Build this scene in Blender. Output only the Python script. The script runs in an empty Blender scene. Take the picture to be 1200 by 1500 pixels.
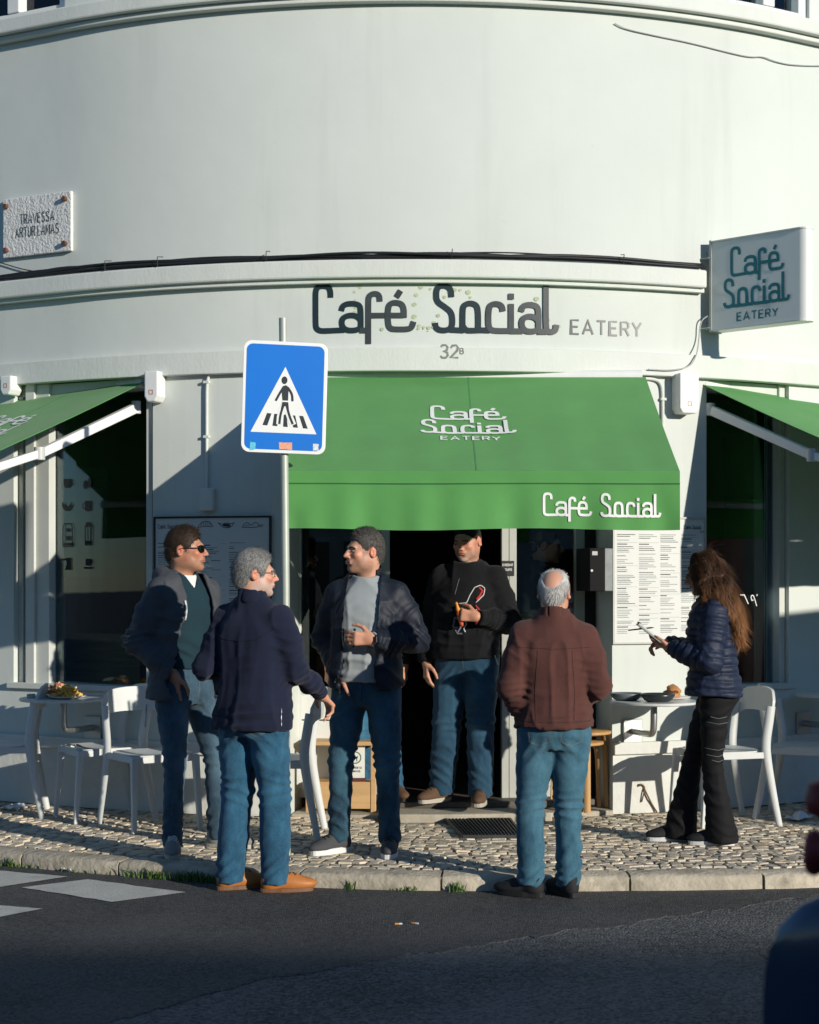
import bpy, math, random
import numpy as np
from mathutils import Vector, Matrix
from mathutils.bvhtree import BVHTree
R_ = math.radians
random.seed(7); rng = np.random.default_rng(7)
scene = bpy.context.scene
COL = scene.collection
# ------------------------------------------------------------------ camera, sky, sun, exposure
CAM_H = 1.505; FPX = 2500.0; HZ = 845.0          # eye height, focal length in photo pixels, horizon row
cd = bpy.data.cameras.new("camera"); cam = bpy.data.objects.new("camera", cd); COL.objects.link(cam)
cam.location = (0, 0, CAM_H); cam.rotation_euler = (R_(90), 0, 0)
cd.sensor_fit = 'HORIZONTAL'; cd.sensor_width = 24.0; cd.lens = 24.0*FPX/1200.0
cd.shift_y = (HZ-750.0)/1200.0
cd.clip_start = 0.05; cd.clip_end = 600
cd.dof.use_dof = True; cd.dof.focus_distance = 9.4; cd.dof.aperture_fstop = 3.2
scene.camera = cam
scene.render.resolution_x = 819; scene.render.resolution_y = 1024
SUN_AZ, SUN_EL = 44.6, 14.0                        # degrees: to the right of straight behind the camera, above the horizon
world = bpy.data.worlds.new("World"); scene.world = world; world.use_nodes = True
wn = world.node_tree; bgn = wn.nodes["Background"]
sky = wn.nodes.new("ShaderNodeTexSky"); sky.sky_type = 'NISHITA'; sky.sun_disc = False
sky.sun_elevation = R_(SUN_EL); sky.sun_rotation = R_(180.0-SUN_AZ)
sky.air_density = 1.0; sky.dust_density = 0.0; sky.ozone_density = 5.0
wn.links.new(sky.outputs[0], bgn.inputs[0]); bgn.inputs[1].default_value = 0.105
sd = bpy.data.lights.new("sun", 'SUN'); sun = bpy.data.objects.new("sun", sd); COL.objects.link(sun)
sd.energy = 4.4; sd.angle = R_(0.55); sd.color = (1.0, 0.93, 0.82)
az = R_(SUN_AZ); el = R_(SUN_EL)
to_sun = Vector((math.sin(az)*math.cos(el), -math.cos(az)*math.cos(el), math.sin(el)))
sun.rotation_euler = to_sun.to_track_quat('Z', 'Y').to_euler()
sun.location = to_sun*60
vs = scene.view_settings; vs.view_transform = 'Standard'; vs.look = 'None'; vs.exposure = 0.14; vs.gamma = 1.0
scene.cycles.max_bounces = 8; scene.cycles.transparent_max_bounces = 12
# ------------------------------------------------------------------ materials
def nd(t, kind, **kw):
    n = t.nodes.new(kind)
    for k, v in kw.items(): setattr(n, k, v)
    return n
MATS = {}
def pm(name, base, rough=.6, metal=0.0, var=.12, scale=6.0, bump=0.0, bscale=120.0, spec=.4, stain=0.0, stain_col=(.1,.1,.08),
       attr=None, rnd=0.0, sheen=0.0, stretch=(1,1,1), clear=0.0):
    """procedural Principled material: base colour modulated by noise, optional dirt patches, optional bump"""
    if name in MATS: return MATS[name]
    m = bpy.data.materials.new(name); m.use_nodes = True; t = m.node_tree; b = t.nodes["Principled BSDF"]
    b.inputs["Roughness"].default_value = rough; b.inputs["Metallic"].default_value = metal
    b.inputs["Specular IOR Level"].default_value = spec
    if sheen: b.inputs["Sheen Weight"].default_value = sheen; b.inputs["Sheen Roughness"].default_value = .5
    if clear: b.inputs["Coat Weight"].default_value = clear; b.inputs["Coat Roughness"].default_value = .08
    tc = nd(t, "ShaderNodeTexCoord"); mp = nd(t, "ShaderNodeMapping"); mp.inputs["Scale"].default_value = stretch
    t.links.new(tc.outputs["Object"], mp.inputs[0])
    n1 = nd(t, "ShaderNodeTexNoise"); n1.inputs["Scale"].default_value = scale; n1.inputs["Detail"].default_value = 6
    n1.inputs["Roughness"].default_value = .6
    t.links.new(mp.outputs[0], n1.inputs["Vector"])
    mr = nd(t, "ShaderNodeMapRange"); mr.inputs[1].default_value = .25; mr.inputs[2].default_value = .75
    mr.inputs[3].default_value = 1-var; mr.inputs[4].default_value = 1+var
    t.links.new(n1.outputs[0], mr.inputs[0])
    if attr:
        src = nd(t, "ShaderNodeAttribute", attribute_name=attr).outputs["Color"]
    else:
        rg = nd(t, "ShaderNodeRGB"); rg.outputs[0].default_value = (*base, 1); src = rg.outputs[0]
    mul = nd(t, "ShaderNodeVectorMath", operation='SCALE'); t.links.new(src, mul.inputs[0]); t.links.new(mr.outputs[0], mul.inputs["Scale"])
    out = mul.outputs[0]
    if rnd:
        oi = nd(t, "ShaderNodeObjectInfo"); r2 = nd(t, "ShaderNodeMapRange"); r2.inputs[3].default_value = 1-rnd; r2.inputs[4].default_value = 1+rnd
        t.links.new(oi.outputs["Random"], r2.inputs[0]); m2 = nd(t, "ShaderNodeVectorMath", operation='SCALE')
        t.links.new(out, m2.inputs[0]); t.links.new(r2.outputs[0], m2.inputs["Scale"]); out = m2.outputs[0]
    if stain:
        n2 = nd(t, "ShaderNodeTexNoise"); n2.inputs["Scale"].default_value = scale*.45; n2.inputs["Detail"].default_value = 9; n2.inputs["Roughness"].default_value = .68
        t.links.new(mp.outputs[0], n2.inputs["Vector"])
        m3 = nd(t, "ShaderNodeMapRange"); m3.inputs[1].default_value = .53; m3.inputs[2].default_value = .78; m3.inputs[4].default_value = stain
        t.links.new(n2.outputs[0], m3.inputs[0])
        mx = nd(t, "ShaderNodeMix", data_type='RGBA'); t.links.new(m3.outputs[0], mx.inputs[0]); t.links.new(out, mx.inputs[6]); mx.inputs[7].default_value = (*stain_col, 1)
        out = mx.outputs[2]
    t.links.new(out, b.inputs["Base Color"])
    if bump:
        n3 = nd(t, "ShaderNodeTexNoise"); n3.inputs["Scale"].default_value = bscale; n3.inputs["Detail"].default_value = 4
        t.links.new(mp.outputs[0], n3.inputs["Vector"])
        bp = nd(t, "ShaderNodeBump"); bp.inputs["Strength"].default_value = bump; bp.inputs["Distance"].default_value = .01
        t.links.new(n3.outputs[0], bp.inputs["Height"]); t.links.new(bp.outputs[0], b.inputs["Normal"])
    MATS[name] = m; return m
def glass_mat(name, tint=(.75,.85,.85), ior=1.5, rough=.0):
    if name in MATS: return MATS[name]
    m = bpy.data.materials.new(name); m.use_nodes = True; t = m.node_tree; t.nodes.remove(t.nodes["Principled BSDF"])
    o = t.nodes["Material Output"]; tr = nd(t, "ShaderNodeBsdfTransparent"); tr.inputs[0].default_value = (*tint, 1)
    gl = nd(t, "ShaderNodeBsdfGlossy"); gl.inputs["Roughness"].default_value = rough; gl.inputs[0].default_value = (.9,.95,1,1)
    fr = nd(t, "ShaderNodeFresnel"); fr.inputs[0].default_value = ior
    mx = nd(t, "ShaderNodeMixShader"); t.links.new(fr.outputs[0], mx.inputs[0]); t.links.new(tr.outputs[0], mx.inputs[1]); t.links.new(gl.outputs[0], mx.inputs[2])
    t.links.new(mx.outputs[0], o.inputs[0]); MATS[name] = m; return m
# ------------------------------------------------------------------ objects
def link(name, data, parent=None, loc=None):
    o = bpy.data.objects.new(name, data); COL.objects.link(o)
    if parent is not None: o.parent = parent
    if loc is not None: o.location = loc
    return o
def tag(o, label=None, cat=None, group=None, kind=None):
    if label: o["label"] = label
    if cat: o["category"] = cat
    if group: o["group"] = group
    if kind: o["kind"] = kind
    return o
def thing(name, label, cat, loc=(0,0,0), rz=0.0, group=None):
    o = link(name, None, None, loc); o.rotation_euler = (0, 0, rz); o.empty_display_size = .1
    return tag(o, label, cat, group)
def npmesh(name, V, F, mat=None, smooth=True, col=None):
    """V (n,3) array, F (m,4) or (m,3) int array"""
    me = bpy.data.meshes.new(name); V = np.asarray(V, np.float32); F = np.asarray(F, np.int32); k = F.shape[1]
    me.vertices.add(len(V)); me.vertices.foreach_set("co", V.ravel())
    me.loops.add(F.size); me.loops.foreach_set("vertex_index", F.ravel())
    me.polygons.add(len(F)); me.polygons.foreach_set("loop_start", np.arange(0, F.size, k, dtype=np.int32))
    me.polygons.foreach_set("use_smooth", np.full(len(F), smooth))
    me.update(calc_edges=True)
    if col is not None:
        ca = me.color_attributes.new("Col", 'FLOAT_COLOR', 'POINT'); c4 = np.ones((len(V), 4), np.float32); c4[:, :3] = col
        ca.data.foreach_set("color", c4.ravel())
    if mat: me.materials.append(mat)
    return me
class MB:
    """mesh builder"""
    def __init__(s): s.v = []; s.f = []
    def add(s, vs, fs):
        o = len(s.v); s.v.extend([tuple(v) for v in vs]); s.f.extend([tuple(i+o for i in f) for f in fs]); return s
    def box(s, c, d, M=None, taper=1.0):
        x, y, z = d[0]/2, d[1]/2, d[2]/2; c = Vector(c)
        vs = [Vector((sx*x*(taper if sz < 0 else 1), sy*y*(taper if sz < 0 else 1), sz*z)) for sz in (-1, 1) for sx, sy in ((-1,-1),(1,-1),(1,1),(-1,1))]
        if M is not None: vs = [M @ v for v in vs]
        return s.add([v+c for v in vs], [(3,2,1,0),(4,5,6,7),(0,1,5,4),(1,2,6,5),(2,3,7,6),(3,0,4,7)])
    def bar(s, a, b, w, h, up=(0,0,1), w2=None, h2=None):
        a = Vector(a); b = Vector(b); t = (b-a).normalized(); u = Vector(up); x = t.cross(u)
        if x.length < 1e-4: x = t.cross(Vector((0,1,0)))
        x.normalize(); y = x.cross(t).normalized(); w2 = w2 or w; h2 = h2 or h
        vs = [p+x*sx*ww/2+y*sy*hh/2 for p, ww, hh in ((a,w,h),(b,w2,h2)) for sx, sy in ((-1,-1),(1,-1),(1,1),(-1,1))]
        return s.add(vs, [(3,2,1,0),(4,5,6,7),(0,1,5,4),(1,2,6,5),(2,3,7,6),(3,0,4,7)])
    def tube(s, pts, r, n=10, cap=True, sq=None):
        pts = [Vector(p) for p in pts]; rs = r if isinstance(r, (list, tuple)) else [r]*len(pts)
        vs = []; fs = []; px = None
        for i, p in enumerate(pts):
            t = (pts[min(i+1, len(pts)-1)]-pts[max(i-1, 0)]).normalized()
            if px is None:
                px = t.cross(Vector((0,0,1)))
                if px.length < 1e-3: px = t.cross(Vector((0,1,0)))
            px = (px-t*px.dot(t)).normalized(); y = t.cross(px)
            for k in range(n):
                a = 2*math.pi*k/n; cx, cy = math.cos(a), math.sin(a)
                if sq: cx *= sq[0]; cy *= sq[1]
                vs.append(p+px*cx*rs[i]+y*cy*rs[i])
        for i in range(len(pts)-1):
            for k in range(n):
                k2 = (k+1) % n; fs.append((i*n+k, i*n+k2, (i+1)*n+k2, (i+1)*n+k))
        if cap: fs.append(tuple(range(n))[::-1]); fs.append(tuple(range((len(pts)-1)*n, len(pts)*n)))
        return s.add(vs, fs)
    def lathe(s, prof, c=(0,0,0), n=24, sx=1.0, sy=1.0):
        c = Vector(c); vs = []; fs = []
        for r, z in prof:
            for k in range(n):
                a = 2*math.pi*k/n; vs.append(c+Vector((r*sx*math.cos(a), r*sy*math.sin(a), z)))
        for i in range(len(prof)-1):
            for k in range(n):
                k2 = (k+1) % n; fs.append((i*n+k, i*n+k2, (i+1)*n+k2, (i+1)*n+k))
        fs.append(tuple(range(n))[::-1]); fs.append(tuple(range((len(prof)-1)*n, len(prof)*n)))
        return s.add(vs, fs)
    def prism(s, poly, z0, z1, fn=None):
        """poly [(x,y)] counter-clockwise; fn maps (x,y,z) to 3-D"""
        fn = fn or (lambda x, y, z: (x, y, z)); n = len(poly)
        vs = [fn(x, y, z0) for x, y in poly]+[fn(x, y, z1) for x, y in poly]
        return s.add(vs, [tuple(range(n))[::-1], tuple(range(n, 2*n))]+[(i, (i+1) % n, n+(i+1) % n, n+i) for i in range(n)])
    def build(s, name, mat, parent=None, smooth=False, bevel=0.0, seg=2, loc=None, angle=None):
        me = bpy.data.meshes.new(name); me.from_pydata(s.v, [], s.f); me.materials.append(mat)
        if smooth: me.polygons.foreach_set("use_smooth", [True]*len(me.polygons))
        me.update(); o = link(name, me, parent, loc)
        if bevel:
            m = o.modifiers.new("bevel", 'BEVEL'); m.width = bevel; m.segments = seg; m.limit_method = 'ANGLE'; m.angle_limit = R_(40)
        if smooth and angle is not None: me.set_sharp_from_angle(angle=R_(angle))
        return o
def copy_tree(o, parent=None):
    c = o.copy(); COL.objects.link(c); c.parent = parent
    for ch in list(o.children): copy_tree(ch, c)
    return c
# vectorised value noise -----------------------------------------------------------------------
def vnoise(P, seed=0):
    P = np.asarray(P, np.float64); i = np.floor(P).astype(np.int64); f = P-i; f = f*f*(3-2*f)
    def h(ix, iy, iz):
        n = (ix*374761393+iy*668265263+iz*2147483647+seed*1274126177) & 0xffffffff
        n = ((n ^ (n >> 13))*1274126177) & 0xffffffff; n = n ^ (n >> 16)
        return (n & 0xffff)/32767.5-1.0
    r = 0.0
    for dx in (0, 1):
        wx = f[:, 0] if dx else 1-f[:, 0]
        for dy in (0, 1):
            wy = f[:, 1] if dy else 1-f[:, 1]
            for dz in (0, 1):
                wz = f[:, 2] if dz else 1-f[:, 2]
                r = r+wx*wy*wz*h(i[:, 0]+dx, i[:, 1]+dy, i[:, 2]+dz)
    return r
def fbm(P, seed=0, o=3):
    r = 0.0; a = 1.0
    for k in range(o): r = r+a*vnoise(np.asarray(P)*2**k, seed+k*17); a *= .5
    return r
# ------------------------------------------------------------------ the facade surface and pixel helpers
RF = 4.8; CX, CY = 0.0, 15.45; A_L, A_R = R_(-28), R_(31)
def fac(s, d, z):
    """point on the rounded corner facade: s metres along it, d metres out from the wall face"""
    a = s/RF; ac = min(max(a, A_L), A_R); e = (a-ac)*RF
    return Vector((CX+(RF+d)*math.sin(ac)+e*math.cos(ac), CY-(RF+d)*math.cos(ac)+e*math.sin(ac), z))
def fac_ang(s): return min(max(s/RF, A_L), A_R)
def s_px(x, d=0.0):
    lo, hi = -7.0, 7.0
    for _ in range(40):
        m = (lo+hi)/2; p = fac(m, d, 0)
        if 600+FPX*p.x/p.y < x: lo = m
        else: hi = m
    return lo
def z_px(y, s, d=0.0): return CAM_H+(HZ-y)*fac(s, d, 0).y/FPX
def at(x, y, Y): return Vector(((x-600)*Y/FPX, Y, CAM_H+(HZ-y)*Y/FPX))
def gnd(x, y, z=0.0):
    Y = (CAM_H-z)*FPX/(y-HZ); return Vector(((x-600)*Y/FPX, Y, z))
def slab(mb, s0, s1, z0, z1, d0, d1, step=.12):
    n = max(1, int(math.ceil(abs(s1-s0)/step))); vs = []; fs = []
    for i in range(n+1):
        s = s0+(s1-s0)*i/n; vs += [fac(s, d0, z0), fac(s, d1, z0), fac(s, d1, z1), fac(s, d0, z1)]
    for i in range(n):
        for k in range(4):
            k2 = (k+1) % 4; fs.append((4*i+k, 4*i+4+k, 4*i+4+k2, 4*i+k2))
    fs.append((0,1,2,3)); fs.append((4*n+3, 4*n+2, 4*n+1, 4*n)); return mb.add(vs, fs)
# ------------------------------------------------------------------ stroke lettering
def smooth_path(pts, it=2):
    pts = [np.array(p, float) for p in pts]
    for _ in range(it):
        q = [pts[0]]
        for a, b in zip(pts[:-1], pts[1:]): q += [a*.75+b*.25, a*.25+b*.75]
        q.append(pts[-1]); pts = q
    return [tuple(p) for p in pts]
def ribbon(mb, pts, w, fn, d=0.0, cap=True):
    """flat stroke of width w along 2-D pts; fn(u, v, d) maps to 3-D"""
    P = [np.array(pts[0], float)]
    for p in pts[1:]:
        if np.hypot(*(np.array(p)-P[-1])) > 1e-6: P.append(np.array(p, float))
    n = len(P); vs = []; fs = []
    for i in range(n):
        t = P[min(i+1, n-1)]-P[max(i-1, 0)]; t = t/np.hypot(*t); nn = np.array([-t[1], t[0]])
        if 0 < i < n-1:
            t1 = P[i]-P[i-1]; t1 = t1/np.hypot(*t1); k = max(.55, abs(np.dot(t, t1)))
        else: k = 1
        a = P[i]+nn*w/2/k; b = P[i]-nn*w/2/k
        vs += [fn(a[0], a[1], d), fn(b[0], b[1], d)]
    for i in range(n-1): fs.append((2*i+1, 2*i+3, 2*i+2, 2*i))
    return mb.add(vs, fs)
# "Cafe Social" lettering, traced in units where the x-height letters are 92 high and the baseline is 0
def _g(l): return [(x, 207-y) for x, y in l]
CAFE = [(1, _g([(103,97),(103,78),(98,62),(80,57),(60,60),(53,75),(53,100),(53,185),(56,200),(70,207),(90,207),(150,205)])),
        (2, _g([(139,142),(143,126),(158,118),(185,118),(200,124),(204,140),(204,208)])),
        (2, _g([(203,172),(195,162),(178,156),(158,158),(144,166),(140,180),(144,196),(158,206),(178,207),(195,204),(204,196)])),
        (1, _g([(229,252),(229,110),(231,95),(242,86),(258,86),(266,94),(267,112)])),
        (0, _g([(229,158),(346,158)])), (0, _g([(200,207),(229,207)])),
        (2, _g([(347,166),(347,136),(340,120),(320,115),(303,118),(294,132),(294,186),(302,202),(320,204),(355,204),(372,200),(379,178)])),
        (0, _g([(322,98),(336,76)]))]
SOC = [(1, _g([(504,97),(502,68),(480,57),(458,64),(453,85),(456,112),(480,128),(504,146),(508,175),(505,198),(488,207),(466,207),(452,198),(450,182)])),
       (0, _g([(498,205),(546,207)])),
       (2, _g([(541,203),(541,145),(544,124),(565,115),(588,122),(593,145),(593,207)])),
       (1, _g([(541,190),(552,207),(575,207),(600,205),(632,206)])),
       (1, _g([(676,142),(672,122),(652,116),(632,122),(627,145),(627,185),(632,202),(648,207),(706,206)])),
       (0, _g([(703,116),(703,208)])), (0, _g([(703,82),(703,102)])),
       (1, _g([(700,207),(745,206)])),
       (2, _g([(737,142),(741,126),(756,118),(778,118),(792,124),(796,140),(796,208)])),
       (2, _g([(795,172),(788,162),(772,156),(754,158),(742,166),(738,180),(742,196),(754,206),(772,207),(788,204),(796,196)])),
       (0, _g([(792,207),(826,206)])),
       (1, _g([(821,55),(821,190),(826,205),(842,207),(854,202),(857,182)]))]
FONT = {'A': [[(0,0),(.4,1),(.8,0)],[(.14,.33),(.66,.33)]], 'E': [[(.6,0),(0,0),(0,1),(.6,1)],[(0,.52),(.52,.52)]], 'T': [[(0,1),(.7,1)],[(.35,1),(.35,0)]],
 'R': [[(0,0),(0,1),(.42,1),(.6,.9),(.6,.62),(.42,.5),(0,.5)],[(.35,.5),(.64,0)]], 'Y': [[(0,1),(.36,.48),(.72,1)],[(.36,.48),(.36,0)]],
 'V': [[(0,1),(.36,0),(.72,1)]], 'S': [[(.58,.82),(.42,1),(.16,1),(.02,.84),(.06,.64),(.5,.42),(.6,.22),(.46,0),(.16,0),(0,.18)]],
 'U': [[(0,1),(0,.2),(.16,0),(.44,0),(.6,.2),(.6,1)]], 'L': [[(0,1),(0,0),(.52,0)]], 'M': [[(0,0),(0,1),(.4,.4),(.8,1),(.8,0)]],
 'I': [[(0,0),(0,1)]], 'N': [[(0,0),(0,1),(.62,0),(.62,1)]], 'D': [[(0,0),(0,1),(.36,1),(.62,.78),(.62,.22),(.36,0),(0,0)]],
 'O': [[(.32,1),(.08,.9),(0,.7),(0,.3),(.08,.1),(.32,0),(.56,.1),(.64,.3),(.64,.7),(.56,.9),(.32,1)]], 'P': [[(0,0),(0,1),(.42,1),(.6,.88),(.6,.58),(.42,.46),(0,.46)]],
 'B': [[(0,0),(0,1),(.4,1),(.56,.88),(.56,.64),(.4,.52),(0,.52)],[(.4,.52),(.62,.4),(.62,.12),(.42,0),(0,0)]], 'G': [[(.6,.82),(.44,1),(.14,1),(0,.8),(0,.2),(.14,0),(.46,0),(.6,.18),(.6,.46),(.36,.46)]],
 '3': [[(.04,.86),(.18,1),(.44,1),(.58,.84),(.54,.62),(.3,.53),(.56,.42),(.6,.18),(.44,0),(.16,0),(.02,.16)]], '2': [[(.02,.78),(.12,.96),(.44,1),(.58,.82),(.54,.6),(.0,.02),(.62,.02)]]}
WID = {'A': .8, 'E': .6, 'T': .7, 'Y': .72, 'V': .72, 'M': .8, 'I': .05, 'L': .52}
def word(mb, txt, x0, y0, h, w, fn, gap=.28, d=0.0, sx=1.0, centre=False):
    adv = []
    for c in txt: adv.append(.4 if c == ' ' else WID.get(c, .62)+gap)
    if centre: x0 = x0-(sum(adv)-gap)*h*sx/2
    x = x0; k = 0
    for c, a in zip(txt, adv):
        for st in FONT.get(c, []):
            ribbon(mb, [(x+px*h*sx, y0+py*h) for px, py in st], w, fn, d+.00025*(k % 5)); k += 1
        x += a*h*sx
def script(mb, strokes, x0, y0, sc, fn, d=0.0, w=17, xo=0.0):
    """x0,y0: position of (xo, baseline); sc metres per unit"""
    for k, (sm, pts) in enumerate(strokes):
        p = smooth_path(pts, 2) if sm else pts
        ribbon(mb, [(x0+(x-xo)*sc, y0+y*sc) for x, y in p], w*sc, fn, d+.0003*k)
# ================================================================== THE SETTING
ROAD_Z = -0.08
def wall_paint(name, base):
    """old masonry paint: broad uneven patches, faint rain streaks, small scuffs, trowelled relief"""
    m = bpy.data.materials.new(name); m.use_nodes = True; t = m.node_tree; p = t.nodes["Principled BSDF"]; p.inputs["Roughness"].default_value = .72; p.inputs["Specular IOR Level"].default_value = .35
    tc = nd(t, "ShaderNodeTexCoord")
    def noise(sc, stretch, det, lo, hi, o0, o1, rough=.6):
        mp = nd(t, "ShaderNodeMapping"); mp.inputs["Scale"].default_value = stretch; t.links.new(tc.outputs["Object"], mp.inputs[0]); n = nd(t, "ShaderNodeTexNoise"); n.inputs["Scale"].default_value = sc; n.inputs["Detail"].default_value = det; n.inputs["Roughness"].default_value = rough
        t.links.new(mp.outputs[0], n.inputs["Vector"]); r = nd(t, "ShaderNodeMapRange"); r.inputs[1].default_value = lo; r.inputs[2].default_value = hi; r.inputs[3].default_value = o0; r.inputs[4].default_value = o1; t.links.new(n.outputs[0], r.inputs[0]); return r.outputs[0], n.outputs[0]
    patch, _ = noise(.9, (1,1,1), 6, .3, .7, .94, 1.03); streak, _ = noise(3.2, (1,1,.07), 5, .56, .80, 1.0, .86); scuff, _ = noise(17, (1,1,1), 7, .66, .80, 1.0, .80, .7)
    m1 = nd(t, "ShaderNodeMath", operation='MULTIPLY'); t.links.new(patch, m1.inputs[0]); t.links.new(streak, m1.inputs[1]); m2 = nd(t, "ShaderNodeMath", operation='MULTIPLY'); t.links.new(m1.outputs[0], m2.inputs[0]); t.links.new(scuff, m2.inputs[1])
    rg = nd(t, "ShaderNodeRGB"); rg.outputs[0].default_value = (*base, 1); sc_ = nd(t, "ShaderNodeVectorMath", operation='SCALE'); t.links.new(rg.outputs[0], sc_.inputs[0]); t.links.new(m2.outputs[0], sc_.inputs["Scale"]); t.links.new(sc_.outputs[0], p.inputs["Base Color"])
    _, n1 = noise(2.2, (1,1,1), 3, 0, 1, 0, 1); _, n2 = noise(70, (1,1,1), 4, 0, 1, 0, 1); ad = nd(t, "ShaderNodeMath", operation='MULTIPLY_ADD'); t.links.new(n2, ad.inputs[0]); ad.inputs[1].default_value = .06; t.links.new(n1, ad.inputs[2])
    bp = nd(t, "ShaderNodeBump"); bp.inputs["Strength"].default_value = .2; bp.inputs["Distance"].default_value = .02; t.links.new(ad.outputs[0], bp.inputs["Height"]); t.links.new(bp.outputs[0], p.inputs["Normal"]); return m
M_wall = wall_paint("painted_plaster", (.600,.640,.598))
M_trim = pm("trim_plaster", (.615,.645,.60), .7, var=.05, scale=3, bump=.15, bscale=60, stain=.4, stain_col=(.44,.44,.37), stretch=(1,1,.5))
M_plinth = pm("plinth_plaster", (.62,.63,.59), .8, var=.06, scale=4, bump=.45, bscale=18, stain=.55, stain_col=(.40,.37,.31))
M_alu = pm("painted_aluminium", (.56,.58,.54), .4, var=.05, scale=5, spec=.5)
M_alug = pm("grey_aluminium", (.42,.43,.39), .42, var=.08, scale=5, spec=.5)
M_white = pm("white_lacquer", (.70,.71,.68), .35, var=.04, scale=6)
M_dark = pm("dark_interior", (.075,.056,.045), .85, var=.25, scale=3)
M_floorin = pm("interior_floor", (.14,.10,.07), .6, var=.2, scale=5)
M_pane = glass_mat("window_glass", (.74,.82,.82), 1.5)
M_black = pm("black_satin", (.012,.013,.014), .42, var=.15)
M_ink = pm("sign_paint", (.016,.030,.036), .38, var=.2, scale=4)
M_ink2 = pm("sign_paint_sheen", (.045,.054,.056), .38, var=.3, scale=7)  # greyer ink carries the gloss on these letters in its colour
M_stone = pm("limestone", (.42,.38,.30), .8, var=.18, scale=9, bump=.4, bscale=60, stain=.5, stain_col=(.20,.17,.12))
# ---- road: one big coarse sheet, a smoother darker resurfaced strip along the kerb
def asphalt(name, c0, c1, sc, bump):
    m = bpy.data.materials.new(name); m.use_nodes = True; t = m.node_tree; b = t.nodes["Principled BSDF"]
    b.inputs["Roughness"].default_value = .85; b.inputs["Specular IOR Level"].default_value = .35
    tc = nd(t, "ShaderNodeTexCoord"); v = nd(t, "ShaderNodeTexVoronoi"); v.inputs["Scale"].default_value = sc
    t.links.new(tc.outputs["Object"], v.inputs["Vector"]); n = nd(t, "ShaderNodeTexNoise"); n.inputs["Scale"].default_value = 1.3; n.inputs["Detail"].default_value = 8
    t.links.new(tc.outputs["Object"], n.inputs["Vector"])
    sep = nd(t, "ShaderNodeSeparateColor"); t.links.new(v.outputs["Color"], sep.inputs[0])
    a = nd(t, "ShaderNodeMath", operation='MULTIPLY'); t.links.new(sep.outputs[0], a.inputs[0]); a.inputs[1].default_value = .62
    s = nd(t, "ShaderNodeMath", operation='MULTIPLY_ADD'); t.links.new(n.outputs[0], s.inputs[0]); s.inputs[1].default_value = .75; t.links.new(a.outputs[0], s.inputs[2])
    r = nd(t, "ShaderNodeValToRGB"); r.color_ramp.elements[0].position = .35; r.color_ramp.elements[0].color = (*c0, 1); r.color_ramp.elements[1].position = .95; r.color_ramp.elements[1].color = (*c1, 1)
    t.links.new(s.outputs[0], r.inputs[0]); t.links.new(r.outputs[0], b.inputs["Base Color"])
    bp = nd(t, "ShaderNodeBump"); bp.inputs["Strength"].default_value = bump; bp.inputs["Distance"].default_value = .008
    t.links.new(v.outputs["Distance"], bp.inputs["Height"]); bp.invert = True; t.links.new(bp.outputs[0], b.inputs["Normal"]); return m
M_road = asphalt("coarse_asphalt", (.030,.032,.034), (.150,.152,.150), 85, .9)
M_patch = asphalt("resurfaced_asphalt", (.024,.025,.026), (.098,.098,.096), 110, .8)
mb = MB().add([(-150,-150,ROAD_Z),(150,-150,ROAD_Z),(150,150,ROAD_Z),(-150,150,ROAD_Z)], [(0,1,2,3)])
tag(mb.build("road", M_road), kind="structure")
# ---- kerb line (front top edge) as a smooth curve
KP = np.array([(-9.0,13.5),(-6.0,11.6),(-4.2,10.55),(-3.2,9.95),(-2.25,9.36),(-1.6,9.05),(-1.06,8.84),(-.5,8.68),(0,8.60),(.5,8.57),(1.03,8.58),(1.6,8.61),(2.04,8.67),(2.7,8.86),(3.6,9.35),(5.0,10.25),(7.0,11.6),(9.5,13.4)])
def kerb_y(x): return float(np.interp(x, KP[:,0], KP[:,1]))
_kx = np.linspace(-8.5, 9, 240); _ky = np.interp(_kx, KP[:,0], KP[:,1])
for _ in range(12): _ky[1:-1] = .25*_ky[:-2]+.5*_ky[1:-1]+.25*_ky[2:]
def kerb_y(x): return float(np.interp(x, _kx, _ky))
_kl = np.concatenate([[0], np.cumsum(np.hypot(np.diff(_kx), np.diff(_ky)))])
def kerb_pt(l, off=0.0):
    x = float(np.interp(l, _kl, _kx)); y = float(np.interp(l, _kl, _ky)); x2 = float(np.interp(l+.02, _kl, _kx)); y2 = float(np.interp(l+.02, _kl, _ky))
    n = math.hypot(x2-x, y2-y) or 1; return Vector((x-(y2-y)/n*off, y+(x2-x)/n*off, 0))
# resurfaced strip
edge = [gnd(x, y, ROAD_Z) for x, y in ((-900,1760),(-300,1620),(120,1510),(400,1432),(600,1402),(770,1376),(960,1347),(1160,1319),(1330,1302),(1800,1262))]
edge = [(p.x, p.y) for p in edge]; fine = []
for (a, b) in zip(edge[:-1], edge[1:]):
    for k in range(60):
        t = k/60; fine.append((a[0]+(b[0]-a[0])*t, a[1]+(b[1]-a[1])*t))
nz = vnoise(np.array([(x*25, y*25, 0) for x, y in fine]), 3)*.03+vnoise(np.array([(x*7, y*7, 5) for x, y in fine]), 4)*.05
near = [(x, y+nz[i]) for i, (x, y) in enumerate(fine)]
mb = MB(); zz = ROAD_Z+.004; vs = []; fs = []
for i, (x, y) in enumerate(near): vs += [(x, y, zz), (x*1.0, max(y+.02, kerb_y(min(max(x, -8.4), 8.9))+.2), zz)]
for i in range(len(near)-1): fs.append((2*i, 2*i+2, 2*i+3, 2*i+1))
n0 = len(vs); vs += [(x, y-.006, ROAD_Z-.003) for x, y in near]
for i in range(len(near)-1): fs.append((n0+i, n0+i+1, 2*i+2, 2*i))
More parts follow.
